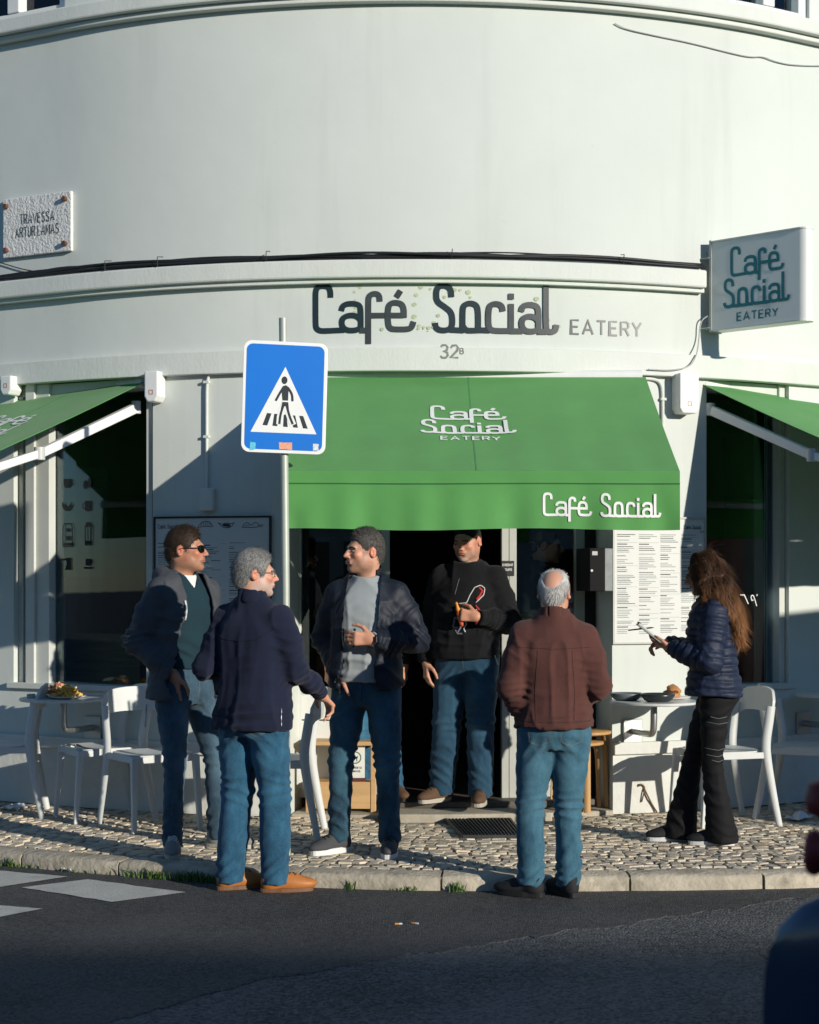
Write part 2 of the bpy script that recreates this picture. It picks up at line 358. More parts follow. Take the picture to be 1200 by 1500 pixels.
tag(mb.add(vs, fs).build("road_resurfacing", M_patch), kind="structure")
# zebra blocks
M_paint = pm("worn_road_paint", (.52,.52,.47), .75, var=.14, scale=8, bump=.5, bscale=90, stain=.8, stain_col=(.20,.19,.17))
def ground_poly(name, px, z, mat, kind="structure"):
    pts = [gnd(x, y, z) for x, y in px]; out = []
    for a, b in zip(pts, pts[1:]+pts[:1]):
        for k in range(10):
            p = a.lerp(b, k/10); j = vnoise(np.array([(p.x*30, p.y*30, 1.0)]), 9)[0]*.008; out.append((p.x+j, p.y+j, z))
    area = sum(a[0]*b[1]-a[1]*b[0] for a, b in zip(out, out[1:]+out[:1]))
    if area < 0: out = out[::-1]
    return tag(MB().add(out, [tuple(range(len(out)))]).build(name, mat), kind=kind)
for poly in (((-260,1268),(0,1275),(98,1284),(0,1299),(-260,1318)), ((30,1300),(128,1288),(272,1307),(165,1321)), ((-240,1328),(0,1326),(62,1331),(0,1343),(-240,1362))):
    ground_poly("zebra_stripe", poly, ROAD_Z+.008, M_paint)
# ---- kerb stones
M_kerb = pm("kerb_limestone", (.43,.385,.30), .85, var=.28, scale=9, bump=.9, bscale=30, rnd=.16, stain=.9, stain_col=(.12,.105,.06))
kb = MB(); vs = []; fs = []; n = 220
for i in range(n+1):
    l = _kl[-1]*i/n; a = kerb_pt(l, .02); b = kerb_pt(l, .15); vs += [(a.x,a.y,ROAD_Z-.05),(a.x,a.y,-.012),(b.x,b.y,-.012),(b.x,b.y,ROAD_Z-.05)]
for i in range(n):
    for k in range(4): fs.append((4*i+k, 4*i+4+k, 4*i+4+(k+1) % 4, 4*i+(k+1) % 4))
M_mortar = pm("joint_sand", (.20,.175,.13), .95, var=.3, scale=30, bump=.6, bscale=120, stain=.5, stain_col=(.05,.055,.03))
kerb = tag(kb.add(vs, fs).build("kerb", M_mortar), kind="structure")
l = 2.2; k = 0
while l < _kl[-1]-2.6:
    L = random.uniform(.62, 1.05); nn = 8; vs = []; fs = []; hh = random.uniform(-.004, .004); oo = random.uniform(-.008, .008)
    prof = [(0.0, ROAD_Z-.02), (-.004, -.03), (.006, -.008), (.022, .001), (.15, .003), (.162, -.03)]; m = len(prof)
    for i in range(nn+1):
        q = l+.006+(L-.012)*i/nn; en = .012 if i in (0, nn) else 0
        for j, (o, z) in enumerate(prof):
            wob = random.uniform(-.005, .005) if j in (1, 2, 3) else 0
            p = kerb_pt(q, o+oo+wob+(en*.6 if j < 3 else 0)); vs.append((p.x, p.y, z+hh+wob*.7-(en*.5 if j in (2, 3) else 0)))
    for i in range(nn):
        for j in range(m-1): fs.append((i*m+j, (i+1)*m+j, (i+1)*m+j+1, i*m+j+1))
    fs.append(tuple(range(m))[::-1]); fs.append(tuple(range(nn*m, nn*m+m)))
    MB().add(vs, fs).build("kerb_stone", M_kerb, kerb, smooth=True, angle=50); l += L
# ---- pavement: mortar bed + cobbles
bed = MB(); vs = []; fs = []; n = 160
for i in range(n+1):
    l = _kl[-1]*i/n; a = kerb_pt(l, .13); vs += [(a.x, a.y, -.007), (a.x*.55, max(a.y+.5, 16.5), -.007)]
for i in range(n): fs.append((2*i, 2*i+2, 2*i+3, 2*i+1))
pave = tag(bed.add(vs, fs).build("pavement", M_mortar), kind="structure")
def fac_inv(x, y):
    a = math.atan2(x-CX, CY-y)
    if a < A_L: u = Vector((math.cos(A_L), math.sin(A_L))); nrm = Vector((math.sin(A_L), -math.cos(A_L)))
    elif a > A_R: u = Vector((math.cos(A_R), math.sin(A_R))); nrm = Vector((math.sin(A_R), -math.cos(A_R)))
    else: return a*RF, math.hypot(x-CX, y-CY)-RF
    r = Vector((x-CX, y-CY)); return (A_L if a < 0 else A_R)*RF+r.dot(u), r.dot(nrm)-RF
STEP = (s_px(556), s_px(800))             # door step extent along the facade
M_cob = pm("cobble", (.54,.47,.36), .72, var=.16, scale=22, bump=.35, bscale=90, rnd=.26, spec=.35, stain=.35, stain_col=(.20,.16,.10))
M_cobs = pm("cobble_field", (1,1,1), .72, var=.16, scale=22, bump=.35, bscale=90, attr="Col", spec=.35, stain=.35, stain_col=(.20,.16,.10))
def cobble_shape(rs, w, d):
    k = rs.choice([4, 4, 4, 5, 5]); angs = [2*math.pi*(i+.5)/k+rs.uniform(-.22, .22) for i in range(k)]
    rim = []
    for a in angs:
        c, s_ = math.cos(a), math.sin(a); q = 1/max(abs(c), abs(s_)) if k == 4 else 1/(abs(c)**3+abs(s_)**3)**(1/3)
        rim.append((c*q*w/2*rs.uniform(.94, 1.07), s_*q*d/2*rs.uniform(.94, 1.07)))
    vs = []; fs = []; tilt = (rs.uniform(-.05, .05), rs.uniform(-.05, .05))
    for sc, z in ((1.0, -.03), (1.0, -.0025), (.95, .0012), (.7, .0022)):
        for x, y in rim: vs.append((x*sc, y*sc, z+(x*tilt[0]+y*tilt[1] if z > -.02 else 0)+rs.uniform(-.0012, .0012)))
    for r in range(3):
        for i in range(k): fs.append((r*k+i, r*k+(i+1) % k, (r+1)*k+(i+1) % k, (r+1)*k+i))
    fs.append(tuple(range(3*k, 4*k))); return vs, fs
rs = random.Random(3)
stones = []
for j in range(76):
    off = .165+.040+j*.064; x = -4.4+rs.uniform(0, .08)
    while x < 4.6:
        w = rs.uniform(.055, .092); xc = x+w/2
        wig = .018*math.sin(xc*3.1+j*.7)+.012*math.sin(xc*7.7+j*1.9)
        y = kerb_y(xc)+off*math.sqrt(1+((kerb_y(xc+.1)-kerb_y(xc-.1))/.2)**2)+rs.uniform(-.007, .007)+wig
        s_, d_ = fac_inv(xc, y)
        if d_ > .03 and y < 13 and not (STEP[0]-.04 < s_ < STEP[1]+.04 and d_ < .20):
            stones.append((xc, y, w, math.atan((kerb_y(xc+.1)-kerb_y(xc-.1))/.2)+rs.uniform(-.13, .13)))
        x += w+.002
def onview(s_):
    px = 600+FPX*s_[0]/s_[1]; return -15 < px < 1215
stones.sort(key=lambda s_: (0 if onview(s_) else 1, s_[1]))
var_me = []
for k in range(14):
    v, f = cobble_shape(rs, .076, .067); me = bpy.data.meshes.new("cobble"); me.from_pydata(v, [], f); me.materials.append(M_cob)
    me.polygons.foreach_set("use_smooth", [True]*len(me.polygons)); me.set_sharp_from_angle(angle=R_(50)); var_me.append(me)
for (x, y, w, a) in stones[:300]:
    o = link("cobble", rs.choice(var_me), pave, (x, y, rs.uniform(-.003, .003))); o.rotation_euler = (0, 0, a+(math.pi if rs.random() < .5 else 0)); o.scale = (w/.079, rs.uniform(.93, 1.03), 1)
allv = []; allf = []; allc = []; mbx = MB()
for (x, y, w, a) in stones[300:]:
    v, f = cobble_shape(rs, w, .067*rs.uniform(.92, 1.03)); c, s_ = math.cos(a), math.sin(a); z0 = rs.uniform(-.003, .003); g = rs.uniform(.74, 1.26); wm = rs.uniform(-.06, .06)
    mbx.add([(x+p[0]*c-p[1]*s_, y+p[0]*s_+p[1]*c, p[2]+z0) for p in v], f); allc += [(.54*g*(1+wm), .47*g, .36*g*(1-wm))]*len(v)
me = bpy.data.meshes.new("cobble_field"); me.from_pydata(mbx.v, [], mbx.f); me.materials.append(M_cobs)
ca = me.color_attributes.new("Col", 'FLOAT_COLOR', 'POINT'); ca.data.foreach_set("color", np.c_[np.array(allc), np.ones(len(allc))].astype(np.float32).ravel())
me.polygons.foreach_set("use_smooth", [True]*len(me.polygons)); me.set_sharp_from_angle(angle=R_(50)); me.update()
tag(link("cobble_field", me, pave), kind="stuff")
# ================================================================== THE CAFE BUILDING
SOF = 2.80
bld = thing("corner_building", "white rounded corner building with the green-awninged cafe on its ground floor", "building", fac(0, 0, 0))
BL = Matrix.Translation(-bld.location)
def bpart(mb, name, mat, parent=None, **kw):
    o = mb.build(name, mat, parent or bld, **kw)
    if parent is None: o.matrix_parent_inverse = BL
    return o
S = {x: s_px(x) for x in (20, 224, 425, 897, 1035, 1156)}
for a, b, z0, z1 in ((-8.5, S[20], 0, SOF), (S[20], S[224], 0, .76), (S[224], S[425], 0, SOF), (S[897], S[1035], 0, SOF), (S[1035], S[1156], 0, .76), (S[1156], 8.5, 0, SOF)):
    bpart(slab(MB(), a, b, z0, z1, -.34, 0), "wall", M_wall)
bpart(slab(MB(), -8.5, 8.5, SOF, 5.21, -.34, 0, .1), "upper_wall", M_wall, smooth=True, angle=30)
# plinth and the sill band above it
for a, b in ((-8.5, S[425]), (S[897], 8.5)):
    bpart(slab(MB(), a, b, 0, .375, 0, .012), "plinth", M_plinth)
    bpart(slab(MB(), a, b, .378, .455, 0, .042), "sill_band", M_plinth, bevel=.006)
# lower band (street number on it), cornice with the cables, storey ledge
bpart(slab(MB(), -8.5, 8.5, SOF-.015, 2.93, -.02, .055, .1), "lower_band", M_trim, bevel=.006)
S1040 = s_px(1037, .09)
mbc = MB(); slab(mbc, -8.5, S1040, 3.36, 3.475, -.02, .085, .1); bpart(mbc, "cornice", M_trim, bevel=.012)
bpart(slab(MB(), -8.5, S1040, 3.335, 3.36, -.02, .05, .1), "cornice_fillet", M_trim)
bpart(slab(MB(), -8.5, 8.5, 5.115, 5.215, -.02, .105, .1), "storey_ledge", M_trim, bevel=.012)
bpart(slab(MB(), -8.5, 8.5, 5.08, 5.115, -.02, .06, .1), "ledge_fillet", M_trim, bevel=.008)
# upper storey walls and windows
uw = [(s_px(-60), s_px(95)), (s_px(1070), s_px(1186))]
cuts = [-8.5]+[q for w in uw for q in w]+[8.5]
for i in range(0, len(cuts), 2): bpart(slab(MB(), cuts[i], cuts[i+1], 5.21, 7.2, -.34, 0, .1), "upper_wall", M_wall)
M_curtain = pm("window_dark", (.05,.09,.13), .6, var=.3)
for (a, b) in uw:
    bpart(slab(MB(), a, b, 7.0, 7.2, -.34, 0), "upper_wall", M_wall)
    wf = MB(); slab(wf, a, a+.07, 5.21, 7.0, -.14, -.03); slab(wf, b-.07, b, 5.21, 7.0, -.14, -.03); slab(wf, a+.07, b-.07, 5.21, 5.29, -.14, -.03)
    m_ = (a+b)/2; slab(wf, m_-.05, m_+.05, 5.29, 7.0, -.135, -.02)
    w = bpart(wf, "window", M_white, bevel=.006)
    for q0, q1 in ((a+.07, m_-.05), (m_+.05, b-.07)): slab(MB(), q0, q1, 5.29, 7.0, -.11, -.10).build("pane", M_pane, w)
    slab(MB(), a, b, 5.21, 7.0, -.33, -.30).build("blind", M_curtain, w)
# the room behind the shopfront
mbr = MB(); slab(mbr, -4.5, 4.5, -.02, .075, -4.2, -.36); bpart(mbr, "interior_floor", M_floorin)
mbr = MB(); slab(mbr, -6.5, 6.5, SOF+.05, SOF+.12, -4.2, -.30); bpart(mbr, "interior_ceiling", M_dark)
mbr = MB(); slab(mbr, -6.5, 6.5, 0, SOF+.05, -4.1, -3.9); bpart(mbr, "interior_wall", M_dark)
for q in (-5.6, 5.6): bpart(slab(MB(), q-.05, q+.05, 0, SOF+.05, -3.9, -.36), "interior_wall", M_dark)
# interior partition; wood panel added for the tan band in the left window
M_wood = pm("tan_panel_wood", (.36,.21,.10), .55, var=.35, scale=4, stretch=(1,1,8))
a, b = s_px(78, -.5), s_px(222, -.5)
bpart(slab(MB(), a+.02, b, .08, 1.12, -.42, -.36), "window_tan_panel", M_wood)
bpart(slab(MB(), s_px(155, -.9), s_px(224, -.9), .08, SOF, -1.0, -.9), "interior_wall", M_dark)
# ---- windows
def window(x0, x1, jambs, glass, name="window"):
    wf = MB()
    for (p, q, d0, d1) in jambs: slab(wf, s_px(p, d1), s_px(q, d1), .76, SOF-.015, d0, d1)
    a, b = s_px(x0, -.05), s_px(x1, -.05)
    slab(wf, a, b, .762, .80, -.16, .03); slab(wf, a, b, SOF-.09, SOF-.016, -.16, -.05)
    w = bpart(wf, name, M_alu, bevel=.004)
    g = slab(MB(), s_px(glass[0], -.10), s_px(glass[1], -.10), .80, SOF-.09, -.105, -.095).build("pane", M_pane, w)
    return w, g
winL, paneL = window(21, 223, ((22,34,-.16,-.05),(37,50,-.2,-.01),(53,72,-.2,-.03),(214,223,-.2,-.02)), (72, 214))
winR, paneR = window(1036, 1155, ((1142,1150,-.2,-.03),(1150.5,1155.5,-.2,-.08)), (1035.5, 1142))
# printed icons on the left pane: cups, beans, croissant, machines
M_print = pm("window_print", (.010,.014,.016), .6, var=.1)
M_film = pm("frosted_film", (.055,.075,.08), .5, var=.15)
def winmap(cx, cy, d=-.092):
    s0 = s_px(cx, d); z0 = z_px(cy, s0, d); return lambda u, v, dd: fac(s0+u, d+dd, z0+v)
film = MB(); fm = winmap(125, 775, -.112); 
s0, s1 = s_px(84, -.114), s_px(157, -.114); zt, zb = z_px(685, s0), z_px(845, s0)
slab(film, s0, s1, zb, zt, -.118, -.114); o = film.build("frosted_panel", M_film, winL)
def disc(r, n=18, sx=1, sy=1, cx=0, cy=0): return [(cx+r*sx*math.cos(2*math.pi*i/n), cy+r*sy*math.sin(2*math.pi*i/n)) for i in range(n)]
def flat(mb, poly, fn, d=0.0): n = len(poly); mb.add([fn(x, y, d) for x, y in poly], [tuple(range(n))])
def icon(cx, cy, kind):
    m = MB(); f = winmap(cx, cy)
    if kind == 'cup':
        flat(m, [(-.03,.03),(-.026,-.015),(-.012,-.03),(.012,-.03),(.026,-.015),(.03,.03)][::1], f); ribbon(m, smooth_path([(.028,.02),(.045,.015),(.045,-.008),(.024,-.012)]), .006, f, .0004)
    elif kind == 'bean':
        flat(m, disc(.02, 14, .8, 1.5, -.018, -.008), f); flat(m, disc(.02, 14, .7, 1.7, .018, .006), f)
    elif kind == 'crescent':
        flat(m, [(-.038,.03),(-.040,0),(-.026,-.026),(0,-.036),(.026,-.026),(.040,0),(.036,.028),(.022,.004),(0,-.008),(-.02,.004)], f)
    elif kind == 'mug':
        flat(m, [(-.02,.034),(-.02,-.03),(0,-.038),(.028,-.03),(.028,.034)], f); ribbon(m, smooth_path([(-.02,.02),(-.04,.012),(-.04,-.012),(-.02,-.02)]), .006, f, .0004)
    elif kind == 'machine':
        ribbon(m, [(-.04,-.08),(-.04,.05),(-.028,.072),(.028,.072),(.04,.05),(.04,-.08),(-.04,-.08)], .007, f); flat(m, disc(.014, 12, 1, 1, 0, .03), f); flat(m, [(-.018,-.01),(-.01,-.04),(.01,-.04),(.018,-.01)], f); flat(m, [(-.034,-.074),(-.034,-.055),(.034,-.055),(.034,-.074)], f, .0005)
    elif kind == 'press':
        ribbon(m, [(-.024,-.07),(-.024,.06),(.024,.06),(.024,-.07),(-.024,-.07)], .007, f); flat(m, [(-.026,.05),(-.014,.082),(.014,.082),(.026,.05)], f, .0004); flat(m, [(-.02,-.066),(-.02,-.04),(.02,-.04),(.02,-.066)], f, .0008); ribbon(m, [(0,.05),(0,-.04)], .005, f, .0012)
    elif kind == 'cezve':
        flat(m, [(-.014,.04),(-.008,.0),(-.022,-.04),(.026,-.04),(.02,.0),(.024,.04)], f); ribbon(m, [(-.014,.032),(-.06,.026)], .010, f, .0004)
    else:
        flat(m, [(-.022,.034),(-.02,-.012),(.016,-.012),(.022,.034)], f); flat(m, [(-.038,-.02),(-.03,-.034),(.03,-.034),(.038,-.02)], f); ribbon(m, smooth_path([(.02,.024),(.036,.016),(.018,-.004)]), .006, f, .0005)
    o = m.build("printed_icon", M_print, winL)
for cx, cy, k in ((98,708,'cup'),(128,708,'bean'),(98,741,'crescent'),(128,741,'mug'),(99,783,'machine'),(129,783,'press'),(99,826,'cezve'),(129,826,'saucer')): icon(cx, cy, k)
# white letter on the right pane
m = MB(); f = winmap(1105, 878); ribbon(m, [(-.12,.03),(-.085,.03),(-.05,-.03)], .007, f); ribbon(m, smooth_path([(-.02,-.01),(-.03,.02),(-.012,.03),(.0,.015),(.022,-.045)]), .007, f, .0004); ribbon(m, [(-.02,-.005),(-.006,-.005)], .006, f, .0008); ribbon(m, [(.028,.034),(.022,.022)], .007, f)
m.build("window_lettering", M_white, winR)
# ---- door bay: sidelights either side of the open doorway
DD = -.27
def dz(y): return z_px(y, s_px(640, DD), DD)
def dslab(mb, x0, x1, z0, z1, d0=DD-.05, d1=DD): return slab(mb, s_px(x0, d1), s_px(x1, d1), z0, z1, d0, d1)
def sidelight(name, xa, xb, posts, rails, mat):
    fm = MB()
    for p, q in posts: dslab(fm, p, q, .082, SOF-.016)
    for z0, z1, p, q in rails: dslab(fm, p, q, z0, z1, DD-.045, DD-.004)
    w = bpart(fm, name, mat, bevel=.004); return w
zg = .80
slL = sidelight("door_sidelight", 427, 570, ((427,441),(545.5,557),(557.6,571)), ((SOF-.10,SOF-.02,441,545.5),(zg-.05,zg,441,545.5),(.085,.13,441,545.5)), M_alu)
dslab(MB(), 441, 545.5, zg, SOF-.10, DD-.03, DD-.022).build("pane", M_pane, slL)
zmid = dz(1056)
for z0, z1 in ((.13, zmid-.004), (zmid+.004, zg-.05)): dslab(MB(), 441, 545.5, z0, z1, DD-.035, DD-.012).build("panel", M_white, slL, bevel=.004)
slR = sidelight("door_sidelight", 735, 857, ((735,745.5),(746,757),(843,857)), ((SOF-.10,SOF-.02,757,843),(zg-.04,zg+.03,757,843),(.085,.15,757,843)), M_alug)
dslab(MB(), 757, 843, zg+.03, SOF-.10, DD-.03, DD-.022).build("pane", M_pane, slR)
dslab(MB(), 757, 843, .15, zg-.04, DD-.035, DD-.012).build("panel", M_alug, slR, bevel=.004)
fm = MB(); dslab(fm, 571, 735, SOF-.10, SOF-.02); bpart(fm, "door_head", M_alu)
bpart(dslab(MB(), 857, 880, .082, SOF-.02, DD-.03, DD-.008), "jamb_strip", M_black)  # black strip put in for the shade of the gap beside the frame
bpart(dslab(MB(), 880.3, 896, .082, SOF-.02, DD-.03, DD+.01), "jamb_strip", M_alug)
# red poster behind the right sidelight
M_red = pm("red_poster", (.30,.022,.022), .6, var=.12)
ps = MB(); dslab(ps, 822, 843, dz(905), dz(836), DD-.052, DD-.048); po = ps.build("poster", M_red, slR)
m = MB(); s0 = s_px(832, DD-.046); fn = lambda u, v, d: fac(s0+u, DD-.0465+d, v)
flat(m, disc(.034, 18, .8, 1, .02, dz(876)), fn); flat(m, disc(.026, 18, .8, 1, .024, dz(897)), fn); m.build("poster_print", pm("poster_white", (.6,.6,.58), .6), slR)
# black plate with white letters on the door frame
pl = MB(); dslab(pl, 735, 753.5, dz(843.5), dz(821.5), DD+.001, DD+.008); plate = bpart(pl, "door_plate", M_black)
m = MB(); s0 = s_px(744, DD+.009); fn = lambda u, v, d: fac(s0+u, DD+.0088+d, v)
word(m, "ENDEBAR", 0, dz(829), .014, .0026, fn, .22, centre=True, sx=.85); word(m, "TOURS", 0, dz(836), .014, .0026, fn, .22, centre=True); m.build("plate_lettering", M_white, plate)
# door step
st = MB(); slab(st, STEP[0], STEP[1], -.03, .045, -.36, .16, .2); bpart(st, "door_step", M_stone, bevel=.012)
st = MB(); slab(st, s_px(556, -.1), s_px(872, -.1), .045, .085, -.36, -.10, .2); bpart(st, "threshold", pm("worn_threshold", (.10,.088,.07), .6, var=.3, scale=12, bump=.3), bevel=.008)
bpart(slab(MB(), S[425]+.01, STEP[0]-.004, -.03, .02, -.36, .02, .2), "door_step", M_stone, bevel=.008); bpart(slab(MB(), STEP[1]+.004, S[897]-.01, -.03, .03, -.36, .05, .2), "door_step", M_stone, bevel=.008)
# ---- painted lettering on the fascia
sC = s_px(459, .003); sE = s_px(815, .003); sc = (sE-sC)/(857-45); zb = z_px(484, s_px(640))
fn = lambda u, v, d: fac(u, .0035+d, v)
for st, mt, dd in ((CAFE[:3], M_ink, 0), (SOC[:4], M_ink, .0025), (CAFE[3:], M_ink2, .001), (SOC[4:], M_ink2, .005)):
    m = MB(); script(m, st, sC, zb, sc, fn, w=19, xo=45, d=dd); bpart(m, "painted_lettering", mt)
m = MB(); sw = s_px(837, .003); hE = .087; word(m, "EATERY", sw, z_px(489, sw), hE, .0125, fn, gap=.33, sx=(s_px(932, .003)-sw)/(5.26*hE)); bpart(m, "painted_lettering", M_ink2)
m = MB(); fnb = lambda u, v, d: fac(u, .0565+d, v); sw = s_px(645, .057); word(m, "32", sw, z_px(524, sw, .057), .078, .013, fnb, gap=.2); word(m, "B", s_px(674, .057), z_px(518, sw, .057), .034, .007, fnb); bpart(m, "house_number", pm("faded_number", (.20,.21,.19), .7, var=.3, scale=30))
# ghost spots left by an older sign
M_ghost = pm("green_stain", (.42,.48,.30), .8, var=.2, scale=40)
gh = MB(); rg = random.Random(5)
ring = [(552+34*math.cos(a), 443-34*math.sin(a)) for a in [x*.33 for x in range(4, 13)]]+[(624+16*math.cos(x*.5), 450-34*math.sin(x*.5)) for x in range(1, 13)]+[(670+20*math.cos(x*.6), 436-12*math.sin(x*.6)) for x in range(6)]+[(612+i*7, 482) for i in range(4)]+[(768+i*7, 446-i*2) for i in range(4)]+[(805,470),(818,478),(560,480)]
for i, (x, y) in enumerate(ring):
    s0 = s_px(x+rg.uniform(-3, 3), .002); z0 = z_px(y+rg.uniform(-3, 3), s0); r = rg.uniform(.006, .017)
    flat(gh, [(s0+dx*(1+rg.uniform(-.2, .2)), z0+dy) for dx, dy in disc(r, 9, 1, .9)], lambda u, v, d: fac(u, .0012+.0001*i, v))
tag(bpart(gh, "sign_stains", M_ghost), kind="stuff")
# ================================================================== AWNINGS, SIGNS, FIXTURES
M_green = pm("green_awning_cloth", (.115,.37,.10), .8, var=.09, scale=3, bump=.12, bscale=400, sheen=.1, stain=.12, stain_col=(.11,.29,.12))
_t = M_green.node_tree; _b = _t.nodes["Principled BSDF"]; _tr = nd(_t, "ShaderNodeBsdfTranslucent"); _mx = nd(_t, "ShaderNodeMixShader"); _mx.inputs[0].default_value = .22
_t.links.new(_b.inputs["Base Color"].links[0].from_socket, _tr.inputs[0]); _t.links.new(_b.outputs[0], _mx.inputs[1]); _t.links.new(_tr.outputs[0], _mx.inputs[2]); _t.links.new(_mx.outputs[0], _t.nodes["Material Output"].inputs[0])
M_letter = pm("white_print", (.78,.80,.76), .6, var=.05)
M_arm = pm("awning_arm_paint", (.74,.75,.72), .4, var=.06, scale=8)
def logo(mb, fn, sc, d=0.0, w=18, eat=True):
    script(mb, CAFE, 0, 169*sc, sc, fn, d=d, w=w, xo=212); script(mb, SOC, 0, 0, sc, fn, d=d, w=w, xo=655)
    if eat: word(mb, "EATERY", 5*sc, -82*sc, 42*sc, 7.5*sc, fn, gap=.34, d=d, sx=1.06, centre=True)
def awning(label, P0, P1, L, zt, zf, zv, arms=(0, 1), text=True, vtext=None, seed=0, arm_z=.14):
    P0 = Vector((P0[0], P0[1], 0)); P1 = Vector((P1[0], P1[1], 0)); u = (P1-P0).normalized(); W = (P1-P0).length; o = Vector((u.y, -u.x, 0))
    a = thing("shop_awning", label, "awning", (P0+P1)/2+Vector((0, 0, zt)), group="green cafe awnings"); inv = Matrix.Translation(-a.location)
    def part(mb, name, mat, parent=None, **kw):
        ob = mb.build(name, mat, parent or a, **kw)
        if parent is None: ob.matrix_parent_inverse = inv
        return ob
    zu = Vector((0, 0, 1)); nrm = (o*(zt-zf)+zu*L).normalized()
    def cl(x, t, d=0.0):          # canopy cloth point: x across (0..W), t 0 at the roller .. 1 at the front bar
        sag = -.020*math.sin(math.pi*t)*(.6+.4*math.sin(math.pi*x/W))+.0035*math.sin(x*9+seed)*math.sin(math.pi*t)+.003*math.sin(x*23+seed*2)*t
        return P0+u*x+o*(L*t)+zu*(zt+(zf-zt)*t+sag)+nrm*d
    nx, nt = 46, 22; vs = []; fs = []
    for d in (0.0, -.003):
        for j in range(nt+1):
            for i in range(nx+1): vs.append(cl(W*i/nx, j/nt, d))
    N = (nx+1)*(nt+1)
    for j in range(nt):
        for i in range(nx):
            q = j*(nx+1)+i; fs.append((q, q+nx+1, q+nx+2, q+1)); fs.append((N+q, N+q+1, N+q+nx+2, N+q+nx+1))
    for i in range(nx): fs.append((i, i+1, N+i+1, N+i)); q = nt*(nx+1)+i; fs.append((q, N+q, N+q+1, q+1))
    for j in range(nt): q = j*(nx+1); fs.append((q, N+q, N+q+nx+1, q+nx+1)); q += nx; fs.append((q, q+nx+1, N+q+nx+1, N+q))
    can = part(MB().add(vs, fs), "canopy", M_green, smooth=True, angle=40)
    # valance hanging from the front bar
    H = zf-zv; rv = random.Random(seed+2)
    def va(x, h, d=0.0):
        e = min(x, W-x); wav = (.010*math.sin(x*7+seed)+.007*math.sin(x*17+1+seed)+.006*math.sin(x*31+seed*3))*h
        cr = .012*math.exp(-((e-.06)/.05)**2)*h*math.sin(h*5)
        return P0+u*x+o*(L+.012+wav+cr+d)+zu*(zf-H*h+.006*math.sin(x*5+seed)*h)
    nx, nt = 70, 10; vs = []; fs = []; N = (nx+1)*(nt+1)
    for d in (0.0, -.003):
        for j in range(nt+1):
            for i in range(nx+1): vs.append(va(W*i/nx, j/nt, d))
    for j in range(nt):
        for i in range(nx):
            q = j*(nx+1)+i; fs.append((q, q+nx+1, q+nx+2, q+1)); fs.append((N+q, N+q+1, N+q+nx+2, N+q+nx+1))
    for i in range(nx): q = nt*(nx+1)+i; fs.append((q, N+q, N+q+1, q+1))
    for j in range(nt): q = j*(nx+1); fs.append((q, N+q, N+q+nx+1, q+nx+1)); q += nx; fs.append((q, q+nx+1, N+q+nx+1, N+q))
    val = part(MB().add(vs, fs), "valance", M_green, smooth=True, angle=40)
    sm = MB(); hs = .07/H
    for d in (.0015,):
        vs = []; fs = []
        for i in range(61): vs += [va(W*i/60, hs-.012, d), va(W*i/60, hs+.012, d)]
        for i in range(60): fs.append((2*i, 2*i+1, 2*i+3, 2*i+2))
        sm.add(vs, fs)
    part(sm, "seam", pm("dark_seam", (.03,.12,.04), .9), val)
    sm = MB(); xm = W*.49
    sm.add([cl(xm+dx, t/12, .0012) for t in range(13) for dx in (-.004, .004)], [(2*i, 2*i+2, 2*i+3, 2*i+1) for i in range(12)]); part(sm, "seam", pm("light_seam", (.075,.26,.09), .9), can)
    part(MB().tube([P0+u*.02+zu*(zt+.005)-o*.03, P1-u*.02+zu*(zt+.005)-o*.03], .04, 14), "roller", M_arm, smooth=True, angle=40)
    part(MB().tube([P0+u*.01+o*(L-.034)+zu*(zf-.05), P1-u*.01+o*(L-.034)+zu*(zf-.05)], .026, 12), "front_bar", M_arm, smooth=True, angle=40)
    for k in arms:
        sx = .05 if k == 0 else W-.05; dr = 1 if k == 0 else -1
        S0 = P0+u*sx+zu*(zt-arm_z)+o*.04; E = P0+u*(sx-dr*.02)+o*(L*.55)+zu*(zt+(zf-zt)*.55-arm_z*.86); T = P0+u*(sx+dr*.05)+o*(L-.02)+zu*(zf-.07)
        am = MB(); am.bar(S0, E, .05, .062, w2=.05, h2=.055); arm = part(am, "arm", M_arm, bevel=.008)
        am = MB(); am.bar(E, T, .042, .05); part(am, "forearm", M_arm, arm, bevel=.008)
        am = MB(); am.tube([E-zu*.038, E+zu*.038], .034, 12); part(am, "elbow", pm("arm_joint", (.55,.56,.54), .4), arm, smooth=True, angle=40)
        am = MB(); am.tube([S0-o*.02-zu*.03, S0-o*.02+zu*.05], .03, 12); part(am, "shoulder", pm("arm_joint", (.55,.56,.54), .4), arm, smooth=True, angle=40)
    if text:
        m = MB(); Ls = math.hypot(L, zt-zf); tm = text
        logo(m, lambda x, y, d: cl(W/2-.045+x, tm-y/Ls, .004+d), .00132); part(m, "lettering", M_letter, can)
    if vtext:
        m = MB(); x0, scv = vtext
        fn = lambda x, y, d: va(x, min(max(((zf-zv)-y)/H, 0), 1), .004+d)
        script(m, CAFE, x0, .075, scv, fn, w=18, xo=45); script(m, SOC, x0, .075, scv, fn, w=18, xo=45, d=.001); part(m, "lettering", M_letter, val)
    return a, part
AW = dict(zt=2.76, zf=2.085, zv=1.765)
awning("wide green cafe awning over the open doorway with white lettering on its hanging valance", (-.70, 10.70), (1.48, 10.70), 1.35, text=.60, vtext=(1.43, .00079), seed=1, **AW)
pa, pb = fac(s_px(2), -.20, 0), fac(s_px(211), -.0, 0)
awning("green cafe awning over the window with printed coffee icons", pa, pb, 1.55, 2.755, 2.10, 1.80, arms=(1,), text=.55, seed=4, arm_z=.17)
